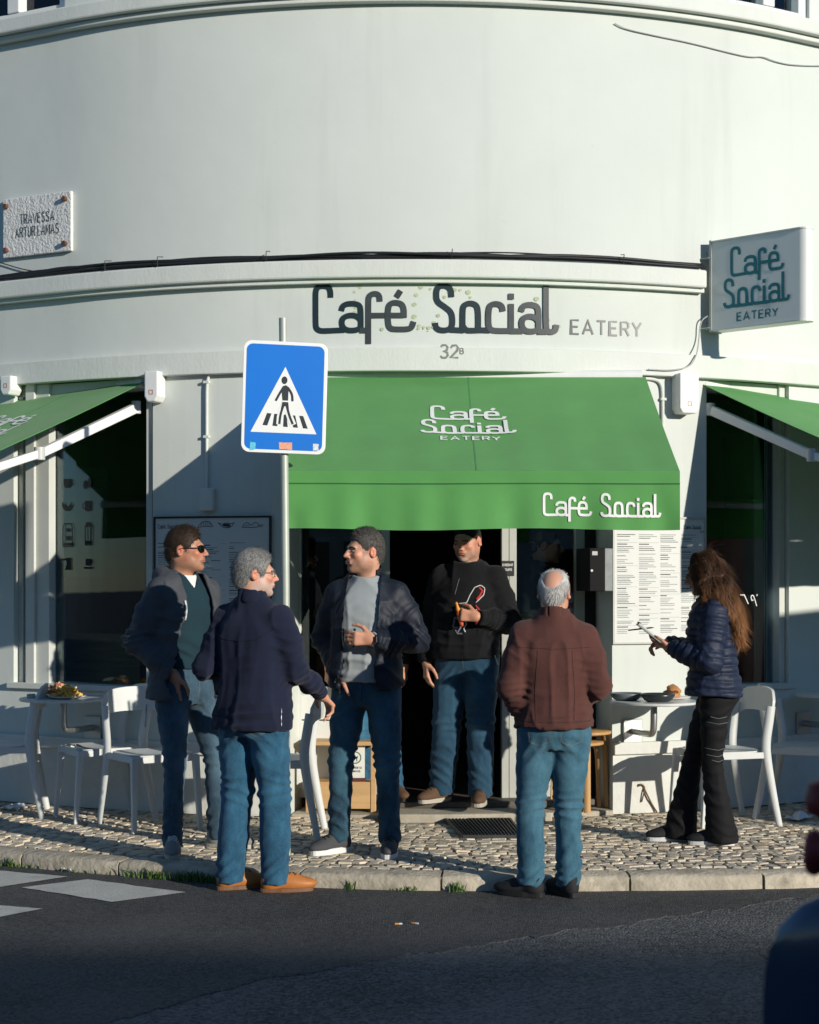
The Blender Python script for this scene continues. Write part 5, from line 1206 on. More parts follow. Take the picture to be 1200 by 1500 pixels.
M_eye = pm("eye_white", (.34,.30,.27), .3); M_iris = pm("eye_iris", (.03,.018,.012), .15); M_stitch = pm("denim_stitch", (.16,.19,.19), .8); M_zip = pm("zip_metal", (.35,.36,.37), .35, metal=.8)
ALLP = {}
def person(label, loc, rot, h, skin, cfg):
    """cfg keys: g girth, belly, hw hem height, arms {L,R:(elbow,wrist)}, hands, feet {L,R:(x,y,dirdeg)}, head (yaw,pitch), hair, top, etc.  Local: -y is forward, +x the person's left."""
    k = h/1.75; t = thing("person", label, "person", loc, R_(rot)); t.scale = (k, k, k)
    G = cfg.get('g', 1.0); bel = cfg.get('belly', 0.0); fem = cfg.get('fem', False); seed = cfg.get('seed', 1); rs = np.random.default_rng(seed); lean = cfg.get('lean', (0, 0))
    SX = .160*(.55+.45*G) if not fem else .142
    sh = {s: np.array([sg*SX+lean[0], .008+lean[1], 1.405]) for s, sg in (('L', 1), ('R', -1))}; arm = {s: [np.array(p, float) for p in cfg['arms'][s]] for s in 'LR'}
    hip = {s: np.array([sg*.092*(1 if not fem else 1.02), .0, .90]) for s, sg in (('L', 1), ('R', -1))}
    ank = {}; knee = {}
    for s in 'LR':
        x, y, a = cfg['feet'][s]; ank[s] = np.array([x, y, .095]); kn = cfg.get('knee', {}).get(s, (0, -.02)); knee[s] = (hip[s]+ank[s])/2+np.array([kn[0], kn[1], 0])
    # ---------- body: head and hands sculpted finely, the trunk and limbs inside the clothes coarsely, one mesh
    hc = np.array([lean[0]*1.2+cfg.get('hx', 0), -.012+lean[1]*1.3+cfg.get('hy', 0), 1.632]); yaw, pit = R_(cfg['head'][0]), R_(cfg['head'][1]); nb = np.array([lean[0], .022+lean[1], 1.44])
    gh = Grid(hc-np.array([.13, .15, .23]), hc+np.array([.13, .15, .14]), .0042)
    T, M = head_sdf(gh, hc, yaw, pit, fem, cfg.get('wide', 1.0), cfg.get('smile', 0), nb); Vh, Fh = gh.mesh(); Vh = relax(Vh, Fh, 1, .4)
    L = (Vh-hc) @ M                                      # head-local coordinates (M orthonormal, columns are the axes)
    sk = np.array(skin); col = np.tile(sk, (len(Vh), 1)).astype(np.float32)
    blush = np.exp(-((np.abs(L[:, 0])-.045)**2+(L[:, 2]+.022)**2)/.0007)*(L[:, 1] < -.03); col *= (1+blush[:, None]*np.array([.10, -.14, -.16]))
    nose = np.exp(-(L[:, 0]**2+(L[:, 1]+.108)**2+(L[:, 2]+.03)**2)/.0005); col *= (1+nose[:, None]*np.array([.05, -.14, -.14])); ear = (np.abs(L[:, 0]) > .07); col[ear] *= np.array([1.08, .78, .74])
    lip = (((L[:, 0]/.026)**2+((L[:, 2]+.0622)/.0105)**2) < 1) & (L[:, 1] < -.085); col[lip] = sk*np.array([.80, .52, .50])
    if cfg.get('beard') is not None:
        bc, ba, grey = cfg['beard']; z = L[:, 2]
        jaw = np.clip((-.034-z)/.02, 0, 1)*np.clip((.035-L[:, 1])/.02, 0, 1)*np.clip((z+.14)/.03, 0, 1)*np.clip((np.abs(L[:, 0])*1.2+(-.03-z)*1.0-.012)/.02, 0, 1)
        mou = ((L[:, 1] < -.075) & (z < -.045) & (np.abs(L[:, 0]) < .034)); jaw = np.maximum(jaw, mou*.9); side = np.clip((.012-z)/.02, 0, 1)*np.clip((np.abs(L[:, 0])-.055)/.008, 0, 1)*((L[:, 1] > -.045) & (L[:, 1] < .0)); jaw = np.maximum(jaw, side*.8)
        nz_ = .7+.3*vnoise(L*420, 3); bcol = np.array(bc)[None]*np.ones((len(L), 1))
        if grey: gm = np.clip((-.085-z)/.015, 0, 1)*(np.abs(L[:, 0]) < .035); bcol = bcol*(1-gm[:, None])+np.array([.55, .53, .50])*gm[:, None]
        a = (jaw*ba*nz_*(~lip))[:, None]; col = col*(1-a)+bcol*a
    pcs = [(Vh, Fh)]; cols = [col]
    for s in 'LR':
        if not cfg['hands'].get(s): continue
        hd = cfg['hands'][s]; w = arm[s][1]; gg = Grid(w-.24, w+.24, .0042); f = hd.get('fwd', arm[s][1]-arm[s][0]); fv = np.array(f, float)/np.linalg.norm(f)
        hand(gg, w+fv*.012, f, hd['palm'], s == 'L', hd.get('curl', (35, 38, 40, 44)), hd.get('spread', .03), hd.get('thumb', (.5, .5)), hd.get('sc', 1.05)); ad = (arm[s][1]-arm[s][0])/np.linalg.norm(arm[s][1]-arm[s][0]); gg.cap(w-ad*.05, w+fv*.015, .026, .024, .02)
        if hd.get('extra'): hd['extra'](gg)
        v, q = gg.mesh(); v = relax(v, q, 1, .35); c = np.tile(sk*np.array([1.0, .93, .9]), (len(v), 1)); pcs.append((v, q)); cols.append(c)
        cfg.setdefault('handpos', {})[s] = w
    gb = Grid((-.6, -.6, .03), (.6, .6, 1.52), .016)
    gb.cap((0, 0, .92), nb, .085, .06, .05)
    for s in 'LR': gb.chain([hip[s], knee[s], ank[s]], [.05, .04, .035], .02); gb.chain([nb+np.array([0, 0, -.02]), sh[s]*np.array([.9, 1, .99]), arm[s][0], arm[s][1]], [.045, .036, .03, .024], .02)
    v, q = gb.mesh(); pcs.append((v, q)); cols.append(np.tile(sk, (len(v), 1)))
    V, F = cat(pcs); body = link("body", npmesh("body", V, F, SKIN, True, np.concatenate(cols)), t)
    # ---------- eyes and brows
    if cfg.get('face', True):
        for s in (-1, 1):
            e = MB().lathe([(.0002, -.0112), (.006, -.0095), (.0105, -.004), (.0112, 0), (.0105, .004), (.006, .0095), (.0002, .0112)], n=14); W_ = cfg.get('wide', 1.0)
            e.v = [tuple(T((s*.031*W_+p[0], -.0815+p[1], (.0005)+p[2]*.36))) for p in e.v]; eo = e.build("eye", M_eye, body, smooth=True)
            ir = MB(); gx, gz = cfg.get('gaze', (0, 0)); flat(ir, disc(.0055, 12, 1, .62), lambda x, y, d: T((s*.031*W_+x+gx, -.0932, .001+y+gz))); ir.build("iris", M_iris, eo)
            br = [T((s*x*W_, y, z)) for x, y, z in ((.012, -.0955, .016), (.024, -.0955, .0205), (.036, -.090, .0205), (.048, -.078, .014))]
            bm = MB().tube([Vector(q_) for q_ in smooth_path(br, 2)], [.0026]+[.0036]*(len(smooth_path(br, 2))-2)+[.0016], 6); bm.build("eyebrow", cfg.get('brow', M_iris), body, smooth=True)
    # ---------- hair
    hr = cfg.get('hair')
    if hr:
        gq = Grid(hc-np.array([.13, .15, .16]), hc+np.array([.13, .15, .16]), .0045); th, top, fr = hr['t'], hr.get('top', .01), hr.get('front', .0)
        def hf(X, Y, Z):
            p = [X-hc[0], Y-hc[1], Z-hc[2]]; x, y, z = [p[0]*M[0][j]+p[1]*M[1][j]+p[2]*M[2][j] for j in range(3)]
            c = (0, .018, .032); r = np.array((.074*cfg.get('wide', 1.0), .094, .087))+th; up = np.clip((z-.05)/.05, 0, 1); r2 = r[2]+top
            zz = z-c[2]; q = np.sqrt((x/(r[0]))**2+((y-c[1])/(r[1]+fr*up*(y < 0)))**2+(zz/np.where(zz > 0, r2, r[2]+.004))**2); d = (q-1)*.082
            d2 = np.sqrt((x/(.062+th))**2+((y-.055)/(.057+th))**2+(z/(.068+th))**2); d = np.minimum(d, (d2-1)*.06)
            return np.maximum(d, (hair_line(y)+hr.get('recede', 0)*np.clip((-.03-y)/.03, 0, 1)*np.clip(np.abs(x)/.05, 0, 1)-z)*.8)
        gq.put(hf, gq.lo, gq.lo+gq.h*(gq.n-1))
        if hr.get('bald'):
            gq.ell(T((0, hr['bald'][0], hr['bald'][1])), hr['bald'][2], .03, True, M=M.tolist())
        Vq, Fq = gq.mesh(); Nq = vnormals(Vq, Fq); Vq = Vq+Nq*(min(.0010, hr.get('rough', .002))*fbm(Vq*np.array([55, 55, 40]), seed, 2))[:, None]; Vq = Vq.astype(np.float32)
        Lq = (Vq-hc) @ M; n = int(hr.get('n', 2600)*1.6); out = ((Lq[:, 0]**2/.074**2+(Lq[:, 1]-.018)**2/.094**2+(Lq[:, 2]-.03)**2/.09**2) > .98); pool = np.nonzero(out)[0]; pick = rs.choice(pool, n); P = Vq[pick]-Nq[pick]*.001; Lp = Lq[pick]
        upw = np.clip((Lp[:, 2]-.06)/.05, 0, 1)[:, None]; cm = np.array(hr.get('comb', (0, -1, .25))); loc_d = upw*cm+(1-upw)*np.stack([0*Lp[:, 0], .35+0*Lp[:, 0], -1+0*Lp[:, 0]], 1); loc_d = loc_d+rs.normal(0, hr.get('mess', .3), loc_d.shape)
        dirs = loc_d @ M.T+Nq[pick]*max(.22, hr.get('lift', .35)); Vs, Fs = strands(P, Nq[pick], dirs, hr.get('len', .022), .0010, 3, rs, .06)
        V2, F2 = cat([(Vq, Fq), (Vs, Fs)]); link("hair", npmesh("hair", V2, F2, hr['mat'], True), t)
    # ---------- trousers
    tr = cfg['legs']; lo = np.array([-.55, -.5, .0]); hi_ = np.array([.55, .5, 1.12]); gt = Grid(lo, hi_, .0085); tw = cfg.get('waist', 1.03); r = tr.get('r', (.100, .088, .070, .066, .066)); f = G if not fem else 1
    gt.loft([(.80, 0, .005, .142*f, .102*f), (.88, 0, .008+tr.get('bum', 0), .165*f, .122*f+bel*.2), (.95, 0, .004, .156*f, .114*f+bel*.25), (tw, 0, -bel*.3, .146*f, .106*f+bel*.35)], 0)
    for s in 'LR':
        hp = hip[s]+np.array([0, .004, -.02]); a_ = ank[s].copy(); a_[2] = tr.get('hem', .055); pts = [hp, hp*.5+knee[s]*.5, knee[s], knee[s]*.45+ank[s]*.55, a_]
        for i in range(4): gt.cap(pts[i], pts[i+1], r[i]*f, r[i+1]*f, .035 if i == 0 else .015)
    gt.put(lambda X, Y, Z: Z-(tr.get('hem', .055)-.012)+0*X+0*Y, (-.6, -.6, 0), (.6, .6, .12), 0, True)
    V, F = gt.mesh(); V = relax(V, F, 2); N = vnormals(V, F); J = []
    for s in 'LR':
        ax = knee[s]-ank[s]; J += [(knee[s]+np.array([0, 0, .01]), ax, tr.get('kf', .006), .060, .10, .09), (ank[s]+np.array([0, 0, .035]), ax+np.array([.25, .3, 0]), tr.get('hf', .007), .050, .07, .09), (hip[s]+np.array([0, 0, -.10]), ax+np.array([.35*(1 if s == 'L' else -1), 0, 0]), .0055, .06, .08, .11), ((knee[s]+ank[s])/2, ax+np.array([.3, .2, 0]), .004, .07, .12, .08)]
    V = folds(V, N, J, seed, .0045); N = vnormals(V, F); V = relax(V, F, 1, .3); me = npmesh("trousers", V, F, tr['mat'], True)
    wear = np.zeros(len(V), np.float32)
    for s in 'LR':
        for zc, am, sp in ((.70, .20, .13), (.47, .22, .09), (.86, .0, .1)):
            c = hip[s]+(ank[s]-hip[s])*(.9-zc)/.8; wear += am*np.exp(-((V[:, 0]-c[0])/.055)**2-((V[:, 2]-zc)/sp)**2)*np.where(V[:, 1] < c[1], 1.0, .55)
    ca = me.attributes.new("Wear", 'FLOAT', 'POINT'); ca.data.foreach_set("value", wear)
    trob = link(tr.get('name', "jeans"), me, t); bvt = BVHTree.FromPolygons([tuple(map(float, v)) for v in V], [tuple(map(int, q)) for q in F])
    def seam(bv, pts, d, off=.0006, rr=.0011, name="stitching", mat=M_stitch, parent=trob, n=40, flatr=None):
        """a thread laid on cloth: pts (x,z) polyline projected along direction d from outside"""
        dv = Vector(d).normalized(); P = []; Q = [np.array(p, float) for p in pts]; lens = [np.linalg.norm(b-a) for a, b in zip(Q[:-1], Q[1:])]; tot = sum(lens)
        for i in range(n+1):
            u = tot*i/n; j = 0
            while j < len(lens)-1 and u > lens[j]: u -= lens[j]; j += 1
            p = Q[j]+(Q[j+1]-Q[j])*min(1, u/max(lens[j], 1e-6)); o = Vector((p[0], p[1], p[2]))-dv*.6; h_ = bv.ray_cast(o, dv)
            if h_[0] is not None: P.append(h_[0]+h_[1]*off)
        if len(P) > 2: MB().tube(P, rr, 5).build(name, mat, parent, smooth=True)
    for nm, pts, d in tr.get('seams', ()): seam(bvt, pts, d, name=nm)
    # ---------- shoes
    for s in 'LR':
        x, y, a = cfg['feet'][s]; sh_ = cfg['shoe']; g1 = Grid((-.075, -.25, -.005), (.075, .10, .16), .0045); lift = sh_.get('sole_h', .028); tz = sh_.get('toe', 1.0)
        g1.ell((0, -.135, .040), (.044, .075*tz, .034), 0); g1.ell((0, -.055, .050), (.041, .095, .046), .03); g1.ell((0, .030, .050), (.037, .042, .055), .03); g1.cap((0, .012, .06), (0, .018, sh_.get('high', .105)), .041, .040, .03)
        g1.cap((0, -.04, .088), (0, -.10, .066), .022, .020, .02)
        g1.put(lambda X, Y, Z: Z-lift*.8+0*X+0*Y, (-.1, -.3, -.05), (.1, .2, .03), 0, True); g1.cap((0, .012, .1), (0, .016, .2), .034, .034, .004, True)
        v, q = g1.mesh(); v = relax(v, q, 1); an = R_(a); Rz = np.array(Matrix.Rotation(an, 3, 'Z')); v = v @ Rz.T+np.array([x, y-.0, 0]); so = link("shoe", npmesh("shoe", v, q, sh_['mat'], True), t)
        out = []
        for i in range(28):
            th = 2*math.pi*i/28; yy = -.062+.138*math.cos(th)*1.0; hw = .0455*abs(math.sin(th))**.62*(1.0-.10*(yy > -.02)); out.append((math.copysign(hw, math.sin(th)) if abs(math.sin(th)) > 1e-6 else 0, yy))
        m = MB().prism(out[::-1], 0, lift, lambda X, Y, Z: tuple(Rz @ np.array([X*(1+.02*(Z < .01)), Y, Z])+np.array([x, y, 0]))); m.build("sole", sh_['sole'], so, bevel=.004)
        if sh_.get('laces'):
            bs_ = BVHTree.FromPolygons([tuple(map(float, p)) for p in v], [tuple(map(int, p)) for p in q])
            for i in range(5):
                yy = -.055-.014*i; P = []
                for j in range(9):
                    xx = -.024+.048*j/8; w_ = Rz @ np.array([xx, yy+.006*(j % 2 == 0)*0+.012*(j/8-.5)*(1 if i % 2 else -1), 0])+np.array([x, y, 0]); hh = bs_.ray_cast(Vector((w_[0], w_[1], .25)), Vector((0, 0, -1)))
                    if hh[0] is not None: P.append(hh[0]+Vector((0, 0, .0015)))
                if len(P) > 3: MB().tube(P, .0026, 5).build("lace", sh_['laces'], so, smooth=True)
    # ---------- upper garments
    obs = {}
    for tp in cfg['tops']:
        off = tp.get('off', 0.0); hem = tp['hem']; vox = tp.get('vox', .0078); gj = Grid((-.62, -.62, hem-.04), (.62, .62, 1.62), vox)
        if not fem: rows = [(hem, .172, .130), (.95, .170, .128), (1.06, .164, .122), (1.18, .168, .125), (1.30, .175, .128), (1.37, .164, .116), (1.42, .134, .096), (1.465, .090, .080), (1.50, .072, .072)]
        else: rows = [(hem, .182, .140), (.96, .176, .135), (1.05, .158, .118), (1.15, .156, .118), (1.27, .165, .128), (1.36, .160, .115), (1.42, .135, .095), (1.46, .080, .072), (1.485, .062, .062)]
        R2 = []
        for z, rx, ry in rows:
            if z < hem-1e-6: continue
            b = bel*math.exp(-((z-1.06)/.16)**2); bk = tp.get('back', 0)*np.clip((1.1-z)/.2, 0, 1); u = np.clip((z-.95)/.48, 0, 1); fl = tp.get('flare', 0)*np.clip((1.1-z)/.25, 0, 1); R2.append((z, lean[0]*u, lean[1]*u-b*.55+bk, (rx+off)*G*(1 if fem else 1)+fl+b*.35, (ry+off)*(.5+.5*G)+b*.6+fl))
        gj.loft(R2, 0)
        for s in 'LR':
            sg = 1 if s == 'L' else -1; gj.cap((sg*.065+lean[0], .012+lean[1], 1.468), sh[s]+np.array([-sg*.014, 0, -.006]), .040+off*.6, .052*(.6+.4*G)+off*.7, .05)
            if tp.get('sleeves', True):
                sr = tp.get('sr', (.060, .054, .048, .042)); w = arm[s][1]; e = arm[s][0]; fv = (w-e)/np.linalg.norm(w-e); gj.chain([sh[s], sh[s]*.5+e*.5, e, e*.45+w*.55, w-fv*.004], [sr[0]*(.6+.4*G)+off*.8, sr[1]*(.7+.3*G)+off, sr[2]*(.7+.3*G)+off, sr[3]*(.8+.2*G)+off, sr[3]*.88+off*.6], .03)
                def cutf(X, Y, Z, w=w, fv=fv):
                    px, py, pz = X-w[0], Y-w[1], Z-w[2]; pr = px*fv[0]+py*fv[1]+pz*fv[2]; rd = np.sqrt(np.maximum(0, px*px+py*py+pz*pz-pr*pr)); return np.maximum(np.maximum(.010-pr, pr-.075), rd-.058)
                gj.put(cutf, w-.1, w+.1, .004, True)
        if tp.get('collar'):
            z0, z1, rx, ry = tp['collar']; cx, cy = lean[0], .016+lean[1]
            gj.put(lambda X, Y, Z: np.maximum((np.sqrt(((X-cx)/rx)**2+((Y-cy-.10*(Z-z0)*0)/ry)**2)-1)*min(rx, ry), np.maximum(Z-(z1+.25*(Y-cy)), z0-Z)), (cx-rx, cy-ry, z0), (cx+rx, cy+ry, z1+.05), .012)
            ri = rx-.010; ro = ry-.010; gj.put(lambda X, Y, Z: np.maximum((np.sqrt(((X-cx)/ri)**2+((Y-cy)/ro)**2)-1)*min(ri, ro), 1.492-Z), (cx-rx, cy-ry, z0), (cx+rx, cy+ry, z1+.1), .004, True)
        if tp.get('vneck'):
            vz, vw = tp['vneck']; gj.put(lambda X, Y, Z: np.maximum(np.abs(X-lean[0])-np.maximum(0, (Z-vz))*vw, Y+.02), (-.15, -.25, vz), (.15, 0, 1.56), .004, True)
        if tp.get('hood'): 
            hr_, hy, hz = tp['hood']; pts = [np.array([lean[0]+.098*math.sin(a), lean[1]+.024+hy*math.cos(a)*1.0, hz-.050*(1-math.cos(a))*.5]) for a in np.linspace(-2.5, 2.5, 14)]
            gj.chain(pts, [hr_*(.62+.38*math.cos(a/2)) for a in np.linspace(-2.5, 2.5, 14)], .02); gj.ell((lean[0], lean[1]+.10, hz-.075), (.085, .045, .075), .03)
        if tp.get('open'):
            w0, w1, sk_ = tp['open']; th = .013; D0 = gj.D.copy(); inner = D0+th; gj.D = np.maximum(D0, -inner)
            def wedge(X, Y, Z): 
                u = np.clip((Z-.9)/.5, 0, 1); return np.maximum(np.abs(X-(lean[0]*u+sk_*(1-u)))-(w0+(w1-w0)*u+.012*np.sin(Z*23+X*9)*(1-u)), Y+.035)
            gj.put(wedge, (-.3, -.5, .5), (.3, -.03, 1.7), .005, True)
        if tp.get('pull'): tp['pull'](gj)
        V, F = gj.mesh(); V = relax(V, F, 1 if tp.get('open') else 2, .45); N = vnormals(V, F); J = []
        for s in 'LR':
            e, w = arm[s]; fa = tp.get('fold', 1.0)*.62; J += [(e, (e-sh[s])+(w-e), .0085*fa, .042, .085, .085), (w-(w-e)*.16, w-e, .006*fa, .030, .06, .07), (sh[s]*.55+e*.45, e-sh[s]+np.array([.12, .05, 0]), .0045*fa, .055, .10, .085), ((e+w)/2, w-e, .004*fa, .05, .07, .07), (sh[s]+np.array([-(.05 if s == 'L' else -.05), -.03, -.07]), (.6 if s == 'L' else -.6, .2, .8), .005*fa, .055, .07, .07)]
        J += [((0, 0, hem+.07), (.15, .1, 1), .005*tp.get('fold', 1.0), .06, .07, .22), ((0, 0, 1.12), (.3, .2, 1), .0035*tp.get('fold', 1.0), .08, .12, .22)]
        if tp.get('puff'):
            lam = tp['puff']; d = np.zeros(len(V)); wsum = np.zeros(len(V))+1e-6
            tz_ = V[:, 2]+.06*V[:, 0]*0+.05*(V[:, 1]); dt = np.maximum(.001, np.abs(V[:, 0])-.02); wt = np.ones(len(V))
            for s in 'LR':
                e, w = arm[s]
                for a, b in ((sh[s], e), (e, w)):
                    ab = b-a; Lg = np.linalg.norm(ab); u = np.clip(((V-a)@ab)/Lg**2, -.1, 1.1); q = np.linalg.norm(V-(a+np.outer(u, ab)), axis=1); wl = (q < .082) & (u > .05); ph = u*Lg/lam
                    pf = np.abs(np.sin(np.pi*(ph+.30*vnoise(V*8, 4))))**.55; d = np.where(wl, pf, d); wt = np.where(wl, 0, wt)
            pt = np.abs(np.sin(np.pi*(tz_/lam+.34*vnoise(V*6, 7))))**.55; d = np.where(wt > 0, pt, d); V = V+N*((d-.55)*(.013+.006*vnoise(V*8, 12))+.005*fbm(V*17, 3))[:, None]
        V = folds(V, N, J, seed+31*len(obs), tp.get('drape', .005)); V = relax(V, F, 1, .25)
        ob = link(tp['name'], npmesh(tp['name'], V, F, tp['mat'], True), t); obs[tp['name']] = (ob, BVHTree.FromPolygons([tuple(map(float, v)) for v in V], [tuple(map(int, q)) for q in F]))
    if cfg.get('extra'): cfg['extra'](t, dict(T=T, M=M, hc=hc, arm=arm, obs=obs, seam=seam, body=body, bvt=bvt, trob=trob, rs=rs))
    ALLP[label] = t; return t
# ================================================================== THE CAST
def wpt(t, p): 
    a = t.rotation_euler.z; k = t.scale[0]; q = rotz(np.array(p, float)*k, a); return Vector((q[0]+t.location.x, q[1]+t.location.y, q[2]+t.location.z))
D_A = denim("denim_mid", (.007,.024,.046), (.13,.23,.30), 1); D_B = denim("denim_bright", (.006,.036,.078), (.075,.26,.40), 3); D_C = denim("denim_dark", (.005,.020,.040), (.085,.22,.30), 5); D_D = denim("denim_light", (.014,.060,.10), (.13,.31,.40), 7); D_E = denim("denim_door", (.006,.028,.055), (.05,.14,.22), 9)
H_brown = hair_mat("hair_dark_brown", (.010,.007,.005), (.055,.033,.02)); H_grey = hair_mat("hair_grey", (.045,.045,.043), (.33,.33,.315)); H_dark = hair_mat("hair_dark_greying", (.018,.016,.014), (.13,.12,.11)); H_white = hair_mat("hair_white", (.38,.37,.35), (.70,.69,.66)); H_black = hair_mat("hair_black", (.006,.005,.005), (.03,.025,.022)); H_long = hair_mat("hair_long_brown", (.012,.007,.005), (.09,.042,.02), .5, ((.30,.135,.05), 1.58, 1.30))
S_tan = (.46,.23,.14); S_fair = (.56,.30,.20)
M_lens = pm("dark_lens", (.006,.006,.007), .08, spec=.6); M_frame = pm("dark_frame", (.008,.008,.008), .3); M_clearf = pm("grey_frame", (.12,.12,.12), .3)
M_sg = pm("grey_suede", (.20,.21,.20), .85, var=.15, bump=.2, bscale=300); M_solew = pm("white_rubber", (.66,.67,.66), .6, var=.08); M_soleg = pm("pale_rubber", (.40,.37,.31), .7, var=.15); M_tan = pm("tan_leather", (.42,.15,.035), .5, var=.14, scale=20, bump=.1, bscale=200); M_soleb = pm("brown_sole", (.16,.075,.035), .6); M_dkg = pm("charcoal_canvas", (.055,.058,.062), .8, var=.12, bump=.2, bscale=400); M_blk = pm("black_mesh", (.012,.013,.015), .75, var=.2, bump=.3, bscale=400); M_soleblk = pm("black_sole", (.012,.012,.012), .7); M_brnsh = pm("brown_nubuck", (.10,.055,.03), .8, var=.15); M_lace = pm("dark_lace", (.015,.015,.016), .8); M_lacew = pm("white_lace", (.6,.6,.58), .8)
def glasses(t, e, dark):
    T = e['T']; fm = MB(); lm = []; body = e['body']
    for s in (-1, 1):
        ring = [T((s*(.032+.0245*math.cos(a)), -.1035+.010*(abs(.032+.0245*math.cos(a))/.06)**2*1.2, .001+(.019 if dark else .017)*math.sin(a))) for a in np.linspace(0, 2*math.pi, 25)]
        fm.tube([Vector(p) for p in ring], .0022 if dark else .0015, 5, cap=False); lm.append(ring)
        fm.tube([Vector(T(p)) for p in ((s*.056, -.094, .007), (s*.071, -.075, .008), (s*.080, .0, .010), (s*.082, .022, .002))], .0026 if dark else .0017, 5)
    fm.tube([Vector(T((x, -.106, .005))) for x in (-.009, 0, .009)], .0022, 5); fr = fm.build("sunglasses" if dark else "spectacles", M_frame if dark else M_clearf, t, smooth=True)
    for ring in lm:
        m = MB(); m.add([Vector(p) for p in ring[:-1]], [tuple(range(24))]); m.build("lens", M_lens if dark else glass_mat("lens_glass", (.9,.92,.92), 1.4), fr)
def pocket(bv_seam, bv, sg, z=.885, y=-1):
    x = sg*.085; w = .062
    for d in (0, .007):
        q = [(x-w+d, 0, z+.045-d), (x-w*.9+d, 0, z-.055), (x, 0, z-.082+d), (x+w*.9-d, 0, z-.055), (x+w-d, 0, z+.045-d), (x-w+d, 0, z+.045-d)]
        bv_seam(bv, q, (0, y, 0), n=48, name="pocket_stitching")
# ---- 1: man in sunglasses and parka
def ex1(t, e):
    glasses(t, e, True); e['seam'](e['obs']['parka'][1], [(-.11, -.2, 1.36), (-.115, -.2, 1.28), (-.112, -.2, 1.20)], (0, 1, 0), off=.004, rr=.006, name="drawstring", mat=M_lacew, parent=e['obs']['parka'][0])
    MB().tube([(-.185, .10, .80), (-.187, .105, .73), (-.185, .11, .68)], .005, 6).build("drawstring", M_lacew, e['obs']['parka'][0], smooth=True)
    e['seam'](e['bvt'], [(.005, 0, 1.02), (.004, 0, .90), (.0, 0, .83)], (0, 1, 0), name="fly_stitching"); pocket(e['seam'], e['bvt'], -1)
    for z in (1.005, 1.022): e['seam'](e['bvt'], [(-.17, 0, z), (.17, 0, z)], (0, 1, 0), rr=.007, off=.002, name="belt", mat=pm("leather_belt", (.10,.055,.03), .5))
    MB().box((0, -.13, 1.013), (.045, .012, .036)).build("belt_buckle", M_zip, t, bevel=.003)
person("man in dark sunglasses and an open slate parka, hand in his jeans pocket", (-1.235, 9.37, 0), 50, 1.77, S_tan, dict(seed=11, head=(32, -3), hair=dict(mat=H_brown, t=.006, top=.014, front=.012, len=.020, n=3000, mess=.28, lift=.22, rough=.005, comb=(.2,-.9,.35)), brow=H_brown, beard=((.07,.045,.03), .38, False), smile=1,
    arms=dict(R=((-.225,.125,1.145), (-.132,-.060,.975)), L=((.225,.10,1.15), (.205,-.06,.93))), hands=dict(R=dict(palm=(1,.2,.1), fwd=(.06,.02,-1), curl=(10,12,14,16), thumb=(.2,.2)), L=dict(palm=(-1,0,0), fwd=(-.1,-.25,-.9), curl=(15,18,20,22))),
    feet=dict(R=(-.115,-.03,-42), L=(.21,-.05,22)), knee=dict(R=(-.01,-.03), L=(.02,-.04)), legs=dict(mat=D_A, r=(.094,.080,.062,.056,.056)), shoe=dict(mat=M_sg, sole=M_soleg, laces=M_lacew),
    tops=[dict(name="undershirt", mat=cloth("white_cotton", (.72,.72,.70)), hem=1.15, off=-.012, sleeves=False, collar=(1.44,1.505,.068,.070), fold=.3), dict(name="sweater", mat=cloth("petrol_knit", (.008,.030,.042)), hem=.99, off=-.004, sleeves=False, vneck=(1.425, .62), fold=.8),
          dict(name="parka", mat=cloth("slate_parka", (.058,.064,.074), .7, .1, bump=.15), hem=.83, off=.026, open=(.155,.085,-.035), hood=(.054,.102,1.495), fold=1.5, drape=.008, flare=.02)], extra=ex1))
